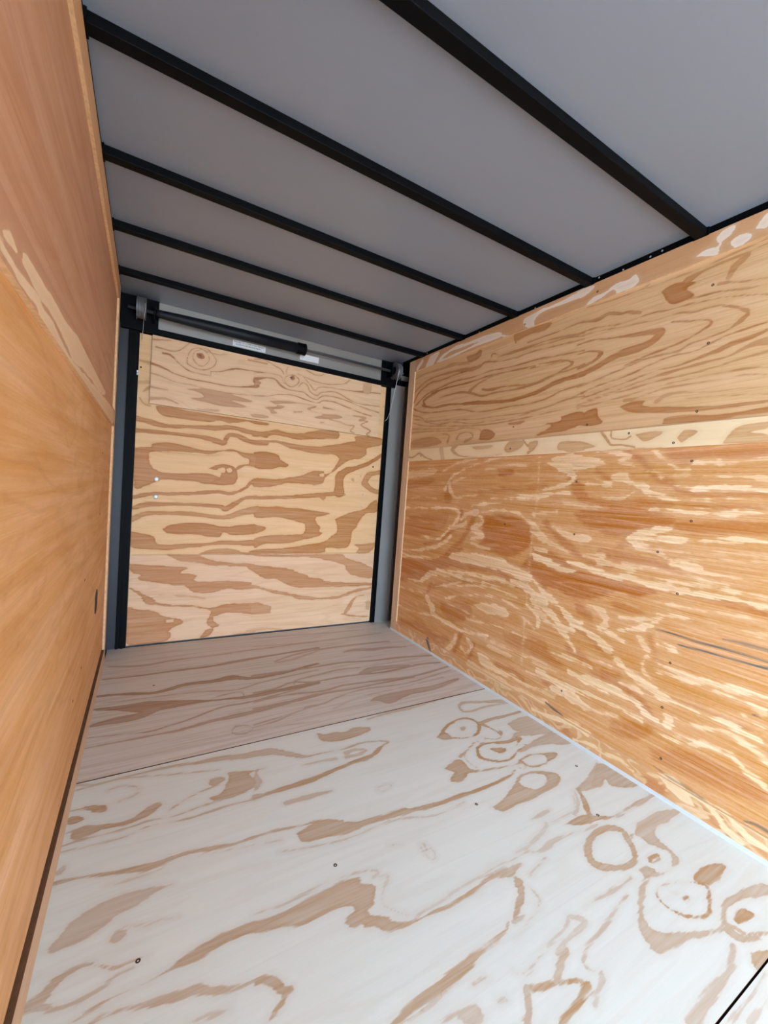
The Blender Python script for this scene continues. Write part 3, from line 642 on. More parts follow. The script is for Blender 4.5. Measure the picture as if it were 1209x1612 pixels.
TR_RUP = '''
S7 2423,1612,2373,1669,2252,1709,2134,1706,1953,1712,1791,1708,1744,1727,1625,1704,1518,1698,1420,1700,1312,1694,1146,1683 7.6,6.4,4.9,4.3,4,4.4,4.1,3.3,3.8,3.6,3,3.1
S6 2432,1679,2325,1723,2204,1740,1984,1733,1843,1711,1768,1720 6.1,5.4,4.4,7.7,13.9,4
S5 2444,1768,2315,1784,2143,1777,2019,1778,1875,1754 3.9,4.7,7.4,11.8,8.9
S7 2400,1587,2278,1642,2176,1655,2006,1672,1838,1665,1689,1669,1555,1659,1397,1657,1257,1644,1141,1635 6,5.3,5.1,4.6,4.3,4,3.8,3.5,2.9,3.4
S8 2286,1571,2309,1606,2191,1637,2079,1647,1888,1640,1734,1644,1595,1640,1393,1627 6.6,9.7,9.5,5.2,4.8,4.6,4.2,3.1
S8 2323,1576,2195,1543,2050,1541,1930,1528,1819,1516,1693,1501,1556,1488,1454,1492,1361,1502,1260,1527,1131,1534 7.1,6,6.9,6.5,10.6,9.3,8.2,9.8,10.6,10.8,10.6
S7 2136,1598,1967,1599,1854,1579,1746,1544,1651,1545,1520,1538,1384,1543,1298,1562,1216,1566,1135,1575 2.6,5.7,7.8,6.8,5.2,4.9,4.9,4.3,3.7,3.6
S6 1855,1589,1781,1619,1662,1638,1531,1634,1392,1619,1237,1612 11.6,5.2,3.6,2.8,2.7,2.5
S7 1751,1579,1677,1566,1587,1566,1461,1550,1366,1547,1297,1555,1249,1573,1195,1589,1205,1604,1254,1619,1375,1630 5.9,9.4,3.3,3.1,3.1,2.8,2.5,6.9,4.3,3.5,3
S7 2439,1593,2416,1563,2280,1523,2108,1506,1926,1495,1787,1463,1664,1455,1552,1456,1421,1452,1321,1459,1239,1481,1127,1494 6,4.9,4.1,4,4.1,3.9,3.8,3.7,3.5,3.6,3.8,3.6
S6 2450,1529,2312,1491,2271,1460,2130,1430,1975,1427,1805,1399,1681,1399,1524,1397,1388,1410,1283,1425,1122,1454 4.3,3.7,4.1,3.9,3.3,3.1,3.5,2.9,2.8,2.7,2.5
S6 2443,1474,2268,1434,2096,1416,1857,1391,1679,1381,1544,1383,1367,1389,1247,1398,1117,1400 3.8,3.6,3.4,3.2,3,2.9,2.7,2.6,2.4
S6 2447,1502,2236,1461,2007,1445,1808,1422,1625,1417,1465,1413,1325,1420,1203,1440,1121,1441 3.2,3.5,2.8,2.7,2.9,2.8,2.7,2.6,2.4
S5 2457,1431,2194,1406,1970,1389,1857,1391 4.9,3.5,3.3,2.8
S5 2453,1404,2192,1391,1968,1375,1883,1381,1750,1363,1720,1326 6.6,3.6,3.3,3.2,3,7.1
S5 1933,1325,1908,1351,1826,1353,1796,1323,1860,1301 9.4,5.2,3.5,6.5,10.5
S5 2020,1313,2010,1350,2074,1365 10.9,4.6,3.8
P8 1742,1302,1724,1356,1651,1345,1624,1318,1668,1296
P5 2459,1300,2464,1338,2222,1358,2119,1339,2082,1307,2249,1293
P6 1542,1371,1431,1374,1459,1358,1520,1361
P8 1227,1368,1143,1378,1113,1367,1110,1334,1173,1307,1269,1299,1356,1295,1273,1331,1317,1343,1233,1348
S6 1698,1746,1688,1760,1629,1737,1522,1734,1405,1733,1316,1730,1149,1710 6.5,4.3,3.3,3.4,3.6,3.3,4.1
S6 1650,1730,1541,1727,1423,1723,1314,1716,1232,1714,1148,1696 3.5,3.4,3.2,3,4.2,2.6
P7 1908,1798,1828,1795,1797,1809,1776,1791,1798,1762,1875,1754
P6 1552,1820,1453,1822,1325,1811,1357,1785,1468,1788,1537,1777
S6 1455,1754,1353,1755,1261,1756,1155,1764 4.2,4,3.1,3
S9 1538,1789,1532,1775 6.1,5.2
S6 1187,1763,1099,1748,1046,1756,994,1738,969,1736,920,1717 3.4,8.2,7.9,5.9,5.8,5.9
S7 1182,1715,1096,1715,1009,1701,930,1699,885,1702,831,1695,770,1691,714,1686,670,1680,627,1670,546,1647 2.9,3.4,2.9,2.5,2.4,2.3,2.2,2.2,2,1.9,2
S6 1181,1701,1080,1697,1001,1686,916,1678,860,1671,788,1672,739,1659,703,1659,667,1655,624,1635,590,1609,604,1589,635,1570,684,1559,738,1553,775,1539,837,1538,902,1534,990,1515,1074,1498,1158,1485 2.1,2.3,2.2,2.7,2.1,3.4,3.7,2.7,3.8,5,5.2,9.2,3.9,2.8,4.1,4.1,3.6,3.2,3.4,3.5,3.7
S7 1177,1666,1105,1666,997,1648,912,1636,856,1631,839,1620,869,1595,919,1585,1002,1576,1092,1547,1163,1533 4.3,3,3.7,7.7,10,13.5,13.4,16.2,13.9,11,11.2
S7 1173,1625,1129,1627,1079,1614,1064,1601,1102,1575,1166,1564 2.9,4,4.7,8.7,5.3,4.5
S7 806,1646,746,1632,699,1620,684,1605,705,1591,750,1572,818,1558,892,1546,960,1530 2.2,2.3,2.3,5.9,4.8,3.6,3.7,3.2,2.7
P8 854,1770,808,1780,739,1758,771,1749,740,1716,791,1706,823,1717
S7 792,1714,725,1706,672,1701,613,1686,548,1678 4.5,3.2,3.6,2.9,2.4
S6 674,1727,640,1718,591,1704,550,1697 5.9,3.8,3.3,2.1
S6 929,1804,873,1799,820,1801,752,1800,681,1805,609,1811,561,1816 2.8,2.8,2.7,2.6,2.9,2.5,2.4
S6 769,1775,724,1788,655,1793,600,1797,560,1802 12.7,4.8,3.4,3.2,4.2
S5 650,1737,636,1766,606,1786 8,11.4,8.6
S5 1149,1816,1052,1807,976,1804,929,1804,896,1814 2.1,2.7,3.3,3,3.2
S7 1155,1451,1051,1475,956,1487,872,1510,794,1525,726,1524,666,1544,617,1554,538,1564 3.3,3.1,3,3.2,2.9,2.9,3.4,3.7,3
S7 1152,1427,1041,1448,954,1463,853,1483,770,1487,688,1504,654,1510,614,1524,575,1528,536,1540 2.9,2.7,2.9,3.1,4.1,5.6,8.3,8,6.2,5.1
S6 1108,1420,988,1439,894,1457,809,1468,740,1475,673,1480,627,1484,573,1504,533,1507 2.8,2.3,2.5,5.9,4.5,3.8,3.2,6.2,12.3
S6 1150,1407,1026,1426,951,1432,860,1444,786,1447,710,1452,649,1459,593,1468,530,1474 2.9,2.7,2.6,2.4,2.6,2.8,3.2,3.6,4.4
S6 1149,1393,1011,1405,902,1417,805,1428,718,1433,647,1434,582,1434,526,1427 2.5,3,2.5,2.3,2.7,3.1,3.4,3.2
S5 947,1395,878,1402,804,1417,707,1415,645,1413,581,1415,524,1405 6.3,3.7,2.9,2.7,2.6,2.4,2.3
P7 969,1374,922,1385,870,1383,880,1367,840,1356,777,1347,699,1336,638,1332,517,1330,517,1321,636,1319,726,1321,827,1331,924,1347
S4 831,1371,801,1389,752,1392,685,1380,601,1375,521,1370 9.4,6,3.8,2.6,2,1.9
S4 730,1367,640,1362,519,1347 3.2,2.3,2.1
P7 802,1289,794,1311,735,1314,665,1303,610,1301,516,1309,514,1291,593,1289,676,1284
P8 1141,1319,1117,1369,1061,1381,1051,1348,1028,1320,1068,1311
S9 872,1625,861,1623 2.8,2.8
'''
TR_RBAT = '''
S6 2446,1237,2376,1229,2303,1253,2227,1224,2155,1206 5.5,4.5,6.3,5.3,4
S4 2065,1266,2042,1207 17.7,17.5
S6 1917,1281,1957,1260,1881,1220,1696,1203,1559,1214 9.2,12.9,3.6,2.6,2.5
P5 1792,1269,1704,1268,1620,1263,1665,1249,1751,1249
P6 1513,1280,1442,1278,1411,1265,1446,1233,1517,1220,1541,1246
S7 1422,1277,1390,1248,1352,1238,1386,1214 4.7,5.9,9.1,6.2
P6 1383,1266,1337,1267,1334,1245,1368,1221,1390,1248
P6 1213,1227,1184,1249,1094,1246,1091,1210,1172,1207
S7 1023,1279,996,1246,978,1225,939,1223,887,1212 5.1,5,3.2,3.3,2.8
S7 983,1279,977,1252,927,1244,906,1253 3,3.5,3,3.9
P6 892,1259,838,1265,791,1258,834,1234,861,1232
P6 1226,1228,1209,1253,1133,1252,1043,1226,1102,1213,1205,1214
P6 746,1234,725,1261,684,1251,711,1231,732,1216
P6 616,1205,599,1234,576,1256,509,1263,507,1243,546,1236,505,1226,503,1203
S6 1146,1199,961,1207,792,1203 2.1,1.9,1.7
'''
TR_RTOP = '''
S10 2401,1832,2350,1873 12.9,12.6
P10 2262,1883,2162,1888,2205,1839,2236,1816,2306,1816
P10 2187,1824,2126,1859,1992,1881,1880,1873,1727,1869,1633,1850,1642,1828,1771,1831,1929,1828,2074,1817
N10 2139,1833,2049,1859,1932,1856,1799,1851,1930,1837
P10 1607,1818,1564,1818,1632,1837
P10 1487,1853,1479,1873,1414,1881,1360,1885,1292,1882,1162,1895,1160,1868,1274,1869,1376,1869,1419,1846,1416,1816,1454,1820
P10 1192,1868,1195,1896,1123,1894,1121,1881,1162,1864
P10 1150,1821,1117,1841,1063,1846,1019,1860,970,1858,947,1864,933,1838,949,1821,1008,1813,1030,1843,1081,1828,1129,1820
P10 748,1842,717,1853,682,1847,693,1872,677,1889,645,1892,651,1871,674,1858,681,1836,688,1820
P10 652,1843,633,1853,601,1847,603,1829,634,1820
P10 591,1855,564,1888,561,1845
'''
TR_RLOW = '''
P6 2462,1128,2287,1144,2141,1151,2098,1138,2206,1100,2358,1091,2472,1072
S6 2068,1117,1983,1156,1878,1185,1746,1196 4.8,6.3,7.2,4.5
S7 2004,1021,1973,1077,1917,1116,1785,1160,1625,1192,1534,1202 15.6,8.8,4.5,3.6,3.3,2.1
S5 1935,1070,1844,1093,1718,1130,1573,1149,1485,1157,1394,1152 6.7,4.1,3.8,3.1,4,4.4
S7 1970,1053,1952,1014,1899,977,1808,989,1702,1001 17.6,12.5,7.9,4.5,2.9
S6 2370,947,2247,961,2089,964 7.3,4.4,3.3
P9 1620,983,1510,995,1426,1005,1267,1024,1265,1003,1424,989,1545,990
S9 1757,936,1675,948,1543,967 3,3.6,2.4
S8 2479,880,2179,896,2003,912,1878,905,1861,864,1902,814,1970,759,2042,709,2212,708 7.5,4.3,5.6,10,17,9.7,7.5,6.5,4.4
S7 1836,851,1795,885,1711,906 13.6,12,14.8
S6 1925,796,1832,821,1790,840 16,11.7,9.5
S7 1670,909,1547,926,1433,921,1365,895,1300,864,1280,818,1244,816 8.6,6.8,5.9,8.6,13.7,17.1,15
S7 1688,886,1654,854,1731,809,1655,782,1736,757 8,9.2,19,12.9,11.1
S8 1918,741,2012,680,2144,636,2322,599,2455,583 13.2,12.8,7.6,4.5,4.6
S6 1732,729,1648,719,1569,717 4.5,5.1,3.5
P8 1894,651,1726,678,1604,684,1491,683,1445,664,1337,647,1280,616,1372,608,1466,620,1596,622,1761,612,1876,607,1915,623
S7 2434,563,2285,560,2109,590 5.8,5.3,4.2
S8 2465,534,2208,569,2015,602 4.7,3.9,4.8
S8 2173,419,2082,494,1966,526,1866,527,1690,556,1514,570,1409,567 17.7,12.9,7.9,5.4,4.3,6.9,8
S7 1916,536,1712,563,1534,579,1370,586 3.1,3.6,4.1,3.2
S6 2030,414,1882,465,1792,501 4,7.6,7.4
S7 1988,497,1864,508,1707,527,1567,537,1405,535 4.9,4.6,5.1,4.2,3.3
S6 2470,320,2284,327,2149,347 3,3.6,3
P7 1307,728,1235,728,1233,713,1305,709
P7 1313,782,1240,775,1237,752,1303,759
S8 1289,1171,1204,1143,1153,1117,1140,1084,1234,1048,1318,1036 5.2,16.8,16.9,13.7,3.6,3.7
P8 1269,1179,1152,1196,1034,1171,991,1147,1057,1140,1145,1129,1226,1160
S7 1337,1008,1231,1026,1153,1033 11.1,10.5,9.3
S5 1178,990,1083,979,982,979 5.9,6.5,4.6
S7 1037,1199,965,1195,904,1181,946,1165 5.5,7.5,6.8,3.1
S7 1067,1076,967,1066,1052,1100 5.6,8,6.2
P8 971,1108,912,1116,894,1090,823,1066,834,1045,780,1026,743,1034,730,1022,819,1031,848,1051,892,1068,923,1086,962,1093
S7 1019,1022,978,1020,910,1023,876,1047 3.1,7.7,5.2,2.2
S6 954,1169,870,1133,815,1122,787,1101 2.9,4.9,4.7,5.1
S6 822,1199,794,1170,740,1128,704,1124 5,7.5,4.4,2.6
S7 690,1153,620,1151 4.5,6.8
S5 619,1145,551,1149,502,1153 4.4,3,2.9
S7 657,1102,571,1105,497,1096 3.2,4.2,5.6
P8 759,1074,699,1072,544,1077,539,1070,494,1065,493,1059,591,1059,669,1054,710,1062
S8 835,1052,768,1033,695,1027,513,1039 6.9,6.7,2.6,2
S8 815,986,739,988,663,983,584,986,523,994,487,989 2.8,2.7,6.4,7.3,8.7,2.8
S8 887,867,833,892,775,909,738,920 3.6,14.1,13.6,5.3
P8 893,862,838,880,742,899,671,892,607,907,549,921,480,915,479,904,576,895,681,882,778,874
S7 856,849,800,836,735,823,721,802,651,802 4.4,4.2,6.1,11.5,9.6
S4 735,819,622,833,475,853 2.7,1.9,1.7
S4 800,836,651,853,476,870 2.1,1.9,1.7
S6 1328,927,1202,945 6.4,3.4
S6 1320,854,1207,798,1126,776 19.5,11,4.3
S6 1215,875,1115,844,1043,846 8.9,12.6,16
S6 1036,775,936,761,820,769 9.7,5.3,5
P8 1308,746,1219,726,1138,715,1081,705,1165,688,1306,729
S5 802,1122,763,1108,648,1117 3.3,2.7,2.5
S8 2327,400,2173,416,2094,476,1989,506,1795,524 4.5,8.5,17.1,9.6,6.8
S7 1823,468,1703,496,1584,517,1490,519,1386,515 3.4,4.3,5.6,5.5,4
S7 1920,369,1850,399,1739,435,1597,468,1486,482,1380,465,1331,459 6.2,4.5,3.3,4.2,4.9,3.5,4
P8 1670,398,1593,433,1481,443,1426,419,1458,396,1548,383,1627,381
S6 1917,346,1773,347,1663,335 4.2,4.1,3.2
S8 2103,330,2040,280,2007,239,1828,230,1693,237,1553,263 19.2,23.2,13.1,10.9,7.5,6.9
S6 2452,192,2235,198,2034,231 5.1,4.1,4.1
S5 2417,319,2148,344 2.8,3
S7 1723,302,1580,324,1469,339,1303,345 5.2,3.5,3.4,2.6
S7 1798,178,1816,133,1880,63 14.5,12.9,12.4
S7 1746,128,1700,116,1664,173,1710,201 7.6,4.8,12.6,10.2
P8 1620,153,1561,161,1500,136,1427,126,1477,98,1553,101,1594,113
S6 1548,215,1473,215,1386,222 9,8.6,5.4
S6 1571,249,1459,254,1340,252,1184,264 5.2,5,4.7,4.9
S6 1285,185,1226,198,1177,207 6.2,4.3,4.2
S7 1444,125,1358,128,1278,125,1171,150 10.8,10.6,6.5,7.1
S6 1673,74,1531,75,1404,82 12.2,15.2,10.7
S6 1419,62,1305,88,1221,90,1166,104 13.3,9.8,9.6,8.8
S8 1320,494,1255,463,1249,410 8.8,9.1,11
S6 1352,434,1311,421,1263,399 3.6,3.7,3.6
P9 1437,594,1331,592,1267,570,1216,559,1210,501,1278,537,1351,562,1427,577
P6 1268,509,1208,483,1205,454,1280,481
S9 1122,739,1048,728,932,716,815,716,700,712,611,724,531,726,463,724 6,8.2,9.2,7.9,6.7,6.3,7.2,4
P7 932,720,874,736,776,728,667,730,688,711,815,712
S6 1053,775,971,793,991,755,906,763 9.5,6.3,6.5,5.2
S7 1001,768,860,750,727,743,614,749,543,748,466,750 4,3.7,4.7,4.4,4.8,2.8
S6 892,773,781,773,671,768,564,761 3.7,3.5,2.6,2.4
S7 848,839,773,830,722,811,640,800 7.2,5.6,10.1,6.4
S6 650,792,470,794 4.5,2.6
S9 872,861,682,884,480,909 3.3,2.9,4
S8 1293,617,1223,570,1148,538,1077,491,1033,497 8.5,15.1,11.7,16.5,12.1
S9 1283,528,1194,498,1130,457,1073,451 20.3,18,14.4,10.6
S8 1058,480,986,464,918,433,903,438 6.2,13.1,15.1,7.2
S8 1232,461,1148,443,1097,417,1055,374 6.8,7.7,14.9,6.9
S6 1015,575,956,568,936,527,965,494 6.7,15.3,11.3,7
S8 973,492,909,490,862,480 5.7,6.4,4
S8 1166,328,1079,332,973,333 4.1,8.7,5
S9 1073,276,967,272,872,277,814,285 5.4,10.9,11.6,7.4
S8 1226,211,1142,203,1046,196 13,9.6,13.7
S7 1138,170,1061,171 13.9,8.9
S8 877,403,823,373,780,356,719,334 12.7,8.2,7.9,11.5
S7 897,372,977,372 3.9,4.1
S7 847,326,776,321 11.9,6.1
S6 809,516,779,484,771,466,786,424,770,389,736,382 7.7,9,3.1,3.3,2.7,2.6
S7 886,565,789,587,739,610,799,556,881,518 3.6,5.4,4.7,9.7,5.6
S8 743,512,687,512,744,532 4.9,7.1,2.9
S7 736,445,663,441,606,439,535,446,440,464 5,8.2,7.8,6.1,5.6
S8 607,449,536,458,461,463 2.6,2.1,2.3
S6 753,619,657,628 2.4,2.3
S5 782,653,661,666,556,677,460,683 2.1,1.9,2.4,2
S5 604,644,523,639,456,638 4.5,4.2,4
S5 1252,246,1127,244 9.8,4.6
S9 1226,215,1123,215,1004,219,882,230,767,222 14.5,9.1,8.5,6.5,5.4
S8 1140,182,1044,176,973,169 9.6,22.9,17.8
S9 1002,285,888,288,814,285,771,263,717,248 10.1,13.6,8.1,9.7,11.6
P9 716,242,689,277,671,280,674,248,691,238
S8 854,326,790,325 11.7,7.6
S9 838,378,774,362,713,340,653,336,576,342,506,342,445,334 9.7,11.7,11.2,7.6,7.2,8.3,6.2
S8 696,287,625,290,542,310,474,306,424,283 3.5,4.6,4.4,6.4,7.4
S8 607,448,535,455,461,454 2.6,2.5,2.4
S7 734,421,649,423,584,427,494,426,449,419 5,6.7,5.2,6.2,7.9
S7 491,386,431,365 4.5,4.3
S8 713,209,619,222,588,246,517,256,487,238,439,215,417,202 7.1,6.3,6.1,7.9,8.6,7.7,4.4
S6 726,215,654,228,599,246 3.5,3.3,2.5
S6 1064,191,956,170,856,197 19.2,8.5,5.1
S5 1239,128,1135,141 9.4,13.4
S9 1229,37,1145,48,1087,61,1015,74,962,70 5.7,9,10.3,10.5,10.8
S8 1017,15,942,34,893,31,833,45,775,36 4.1,6.6,6.6,5.7,6.7
S9 700,74,651,68,614,53,585,41 3.9,19.5,19.4,7.6
S9 605,70,561,71,529,56,496,30,457,18 5.7,7.2,9.4,10.7,6.9
S9 530,74,500,71,470,57,441,43,403,45 3.5,7,11.8,10,6.2
S8 462,74,405,72 1.6,2.2
S5 449,25,399,7 3.4,5.3
G10 1171,97,1129,87,1080,82 2.6,5.1,1.9
G5 714,89,664,80,605,79,551,72 3.2,6.1,8.8,2.9
G7 463,77,437,88,406,88 1.7,6,9.3
G9 469,400,451,398 1.2,1.5
G8 754,562,698,565,629,562,566,566,507,567,449,566 1.4,2.4,2.9,4.4,4.2,2.9
G9 683,534,637,537,594,540,534,542,482,544,447,547 1,2.9,2.9,2.8,2.6,4
G6 563,595,529,598,492,599,452,599 0.9,4.8,7.7,7.5
G10 2062,75,2040,49,2011,10 11.3,15.5,7
G3 1147,1154,1073,1137 8.1,6.3
S5 1322,1188,1317,1022,1324,812,1322,650 1.5,1.5,1.5,1.5
S5 1328,712,1323,525,1322,310,1319,209 1.5,1.5,1.5,1.5
'''
TR_RDARK = '''
P9 1657,882,1572,903,1465,905,1380,893,1337,860,1290,844,1333,823,1329,786,1394,726,1476,699,1606,704,1680,736,1634,771,1659,811
P8 2447,532,2134,561,1942,643,1817,701,1814,671,1903,626,1873,584,2018,524,2119,453,2263,404,2444,383
S7 1843,904,1829,837,1922,772,2015,704,2177,665 17.1,15.4,13.6,10.2,8.6
S7 1723,913,1746,845,1782,781,1842,713,1941,635 15.2,17,16.2,18,22.6
S8 1911,593,1717,606,1557,616,1446,592,1344,576,1287,546 23.7,22,19.9,17.7,17.3,14.3
P9 1483,684,1388,675,1315,732,1232,704,1220,593,1280,622,1337,653
P9 1581,1136,1500,1138,1472,1118,1522,1102,1568,1105
S6 1972,974,1992,1029,1962,1093 36.3,25.4,14.4
S5 1704,1015,1514,1032,1271,1057 14.5,10.1,9.1
P6 2455,1072,2133,1092,2129,1059,2271,1030,2446,1008
P5 2370,829,1998,876,1955,840,2023,768,2213,712,2439,720
P6 2033,438,1793,508,1568,551,1458,549,1645,527,1859,470,2041,395
P6 796,1198,655,1193,505,1196,502,1159,652,1162,718,1144,768,1162
S7 913,1200,859,1158,806,1101,760,1081,721,1055,641,1042,493,1054 11.6,11.2,12.9,12.8,10.9,6.3,5.7
S7 1152,1109,1108,1043,1059,997,922,997,753,1007 21.9,25.4,19.9,18.6,13.5
P8 1135,951,884,984,736,961,751,926,847,901,894,869,1030,887
S7 1258,888,1129,801,1034,759,935,746 14.3,17.8,12.4,9.3
P8 1311,773,1182,758,1102,722,1099,698,1298,658
P6 717,1012,587,1011,490,1020,488,1003,637,995
P6 747,946,485,972,482,929,578,923,656,910,726,922
P9 578,1186,536,1186,526,1177,557,1172,582,1177
S6 1030,1124,986,1093 11.4,11.2
S5 855,842,747,817,795,781,940,799,872,861 3.6,13.3,10.5,15.8,17.7
P9 1303,701,1167,709,1012,707,870,703,761,700,823,656,903,658,1043,591,1166,610,1294,625
P7 1068,576,1004,554,992,517,1054,531
S7 980,803,865,800,783,793,695,776 19.4,22,14,10
S8 749,710,632,713,530,709,462,705 6.9,9.6,12,11.5
S6 1126,510,1020,460,916,411 14.4,13.6,12.9
S6 1083,372,1009,351,947,321,864,348 18.8,18.4,16.5,14.2
S6 898,607,805,611 15.1,10.7
S5 770,530,737,458,662,435 7.1,7.4,7.1
S6 1259,307,1122,289 35.2,14.2
S7 1180,181,1062,175,955,162 14.6,18.6,8.9
S8 923,326,831,314,772,277,730,249 25.2,16.5,24.5,16
P6 876,172,766,215,714,222,773,154,871,121
P6 732,142,639,190,564,209,485,215,417,202,414,169,507,140,609,122,716,109
S6 689,345,577,354,478,351 6.9,7.8,9.3
P8 775,36,698,51,653,33,693,5,745,5
P8 1105,43,1049,56,1028,34,974,23,1026,6,1083,21
S8 591,49,537,37,490,17,447,9 11.3,11,10.7,6.8
S8 520,69,469,40,401,29 5.7,6.9,9.8
S7 2489,450,2270,457 29.2,22.8
S6 2383,81,2147,119,1964,113,1877,135 18.7,27.2,26,19.2
S6 2073,422,2106,355 17.5,11.8
P6 1966,333,1734,395,1686,357,1702,308,1831,253,1932,270
P5 1449,318,1273,353,1194,356,1190,321,1303,279,1426,273
S7 1756,208,1799,93 19,14.5
S7 1655,184,1677,102 18.4,18.5
S6 1474,147,1361,153,1303,140 10.8,10.8,11.3
'''
TR_LBAT = '''
P10 722,1238,743,1256,879,1260,1068,1265,1303,1286,1903,1290,1880,1259,1721,1245,1355,1231,1176,1213,1078,1222,979,1231,885,1231,798,1229
P10 630,1223,672,1219,712,1219,798,1229,846,1221,930,1225,1018,1216,1176,1213,1613,1237,2390,1269,2319,1194,1743,1194,1300,1189,1006,1183,952,1192,850,1197,801,1210,722,1205,673,1211,632,1212
P10 639,1232,662,1245,693,1243,697,1237,671,1233
'''
TR_LUP = '''
S4 766,1284,835,1312,921,1335,1030,1371 2.3,3.4,3.3,3.6
S4 840,1280,940,1311,1089,1373 2.8,1.7,1.6
S3 915,1289,1038,1331,1155,1381 1.7,1.3,1.4
S3 930,1283,1041,1316,1206,1382 1.8,1,1.1
S3 976,1288,1081,1316 1.7,1.1
S3 1226,1409,1464,1401,1821,1417 3.4,3.7,4.3
S3 1336,1453,1620,1479,2005,1494 2.5,3.4,4.6
S3 1173,1307,1405,1345,1785,1352 1.6,2.6,4
S3 1064,1300,1253,1308 2,2.4
S4 663,1284,755,1299,881,1331,1010,1376 2.2,2.3,2,2.1
S4 701,1335,785,1363,955,1399 1.4,2.2,3
S3 918,1436,1013,1452,1184,1466 2.4,3.7,3.8
S5 666,1259,708,1271,757,1280 2.5,3.5,4.1
S3 855,1415,998,1434 1.7,2
'''
TR_LLOW = '''
S4 841,790,900,792,970,784 3.3,2.7,1.4
S4 736,796,769,809 5.5,4
S5 771,709,782,713 3.6,3.6
S5 807,699,817,705 3.8,3.8
S4 1101,827,1211,829,1380,829 3,3.7,2.4
S3 1380,949,1426,909 15.4,11.4
S3 1624,643,1433,631,1285,617 8.5,7.7,6
S3 942,780,894,744 3.5,3.3
S3 1005,763,923,724 3.3,3
S3 820,863,739,842 2,2.2
S3 1546,758,1608,692,1497,658 18.9,22.7,8.2
S3 953,888,854,859 2.5,2.2
S3 2189,391,1927,356,1574,386 11,7.3,5.9
S3 1164,615,1030,614 3.5,3.1
S4 2123,907,2013,809 39.9,27
S3 1451,1194,1859,1175 14,24.4
'''

# ------------------------------------------------------------------ materials
M_FLOOR = wood_mat('floor_plywood', 0, (224, 228, 223), (182, 144, 102), (216, 220, 214), jag=0.013, soft=0.0030, streak=0.04, tone=0.12, bands=0.06, band_scale=(1.0, 14.0), rough=0.42)
M_FLOOR_FAR = wood_mat('floor_plywood_far', 0, (214, 206, 198), (160, 118, 80), (208, 202, 194), jag=0.009, soft=0.0028, streak=0.05, tone=0.18, rough=0.42, bands=0.22, band_scale=(0.8, 26.0))
M_DOOR = wood_mat('door_plywood', 0, (234, 188, 132), (178, 108, 46), (232, 184, 134), jag=0.010, soft=0.0022, streak=0.08, tone=0.2, bands=0.08)
M_DOOR_LOW = wood_mat('door_plywood_lower', 0, (232, 188, 144), (184, 116, 60), (228, 186, 152), jag=0.016, soft=0.0028, streak=0.08, tone=0.25, bands=0.15)
M_FLAP = wood_mat('flap_plywood', 0, (234, 192, 150), (170, 106, 60), (228, 188, 146), jag=0.005, soft=0.002, streak=0.07, tone=0.14, bands=0.12, stain=(84, 50, 38))
M_LOW = wood_mat('lower_wall_plywood', 1, (214, 152, 92), (246, 212, 168), (212, 150, 94), jag=0.028, soft=0.0035, streak=0.26, tone=0.44, hair=0.14, breakup=0.38, bands=0.14, band_scale=(1.6, 22.0), tonef=1.4, deep=(188, 112, 54))
M_RBOT = wood_mat('right_bottom_strip_plywood', 1, (222, 168, 116), (240, 206, 160), (206, 146, 92), jag=0.016, soft=0.003, streak=0.14, tone=0.3, bands=0.55, band_scale=(7.0, 14.0), deep=(196, 124, 70))
M_UP = wood_mat('upper_wall_plywood', 1, (226, 186, 132), (172, 102, 44), (226, 178, 136), jag=0.007, soft=0.0028, streak=0.09, tone=0.24, bands=0.2, band_scale=(0.8, 40.0))
M_BAT = wood_mat('batten_plywood', 1, (244, 216, 170), (190, 124, 64), (240, 206, 164), jag=0.006, soft=0.002, streak=0.06, tone=0.12)
M_TOP = wood_mat('top_strip_plywood', 1, (220, 170, 122), (240, 222, 202), (206, 150, 104), jag=0.008, soft=0.002, streak=0.08, tone=0.22)
M_BOT = wood_mat('bottom_strip_plywood', 1, (240, 206, 166), (200, 142, 100), (232, 194, 154), jag=0.01, soft=0.002, streak=0.08, tone=0.2, bands=0.85, band_scale=(5.0, 16.0))
M_END = wood_mat('end_strip_plywood', 2, (224, 190, 156), (176, 136, 104), (210, 174, 140), jag=0.004, soft=0.002, streak=0.3, tone=0.3, bands=0.5, band_scale=(0.6, 60.0))
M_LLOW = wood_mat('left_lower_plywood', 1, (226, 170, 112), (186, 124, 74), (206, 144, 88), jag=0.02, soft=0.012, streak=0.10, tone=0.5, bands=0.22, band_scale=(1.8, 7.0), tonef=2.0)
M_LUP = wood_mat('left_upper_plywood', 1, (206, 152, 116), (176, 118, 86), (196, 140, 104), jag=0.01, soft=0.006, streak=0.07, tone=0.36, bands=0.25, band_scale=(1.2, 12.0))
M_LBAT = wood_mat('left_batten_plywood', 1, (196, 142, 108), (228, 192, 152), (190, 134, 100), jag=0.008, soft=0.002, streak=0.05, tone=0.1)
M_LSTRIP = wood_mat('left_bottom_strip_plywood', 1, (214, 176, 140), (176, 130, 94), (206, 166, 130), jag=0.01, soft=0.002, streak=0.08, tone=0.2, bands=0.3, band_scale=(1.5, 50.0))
M_EDGE_SHADED = simple_mat('shaded_plywood_edge', srgb(110, 72, 44), 0.9, noise=0.35, nscale=90)  # ply edge tone, darkened further for shade under the flap and in gaps
M_EDGE_LIT = simple_mat('lit_plywood_edge', srgb(216, 176, 132), 0.8, noise=0.35, nscale=90)  # ply edge tone, lightened to carry the highlight along the strip edges
M_BLACK = simple_mat('black_paint', (0.0012, 0.0015, 0.0024, 1), 0.55, noise=0.2, spec=0.10)
M_TUBE = simple_mat('black_spring_cover', (0.007, 0.009, 0.014, 1), 0.5, spec=0.25, noise=0.3, nscale=9)
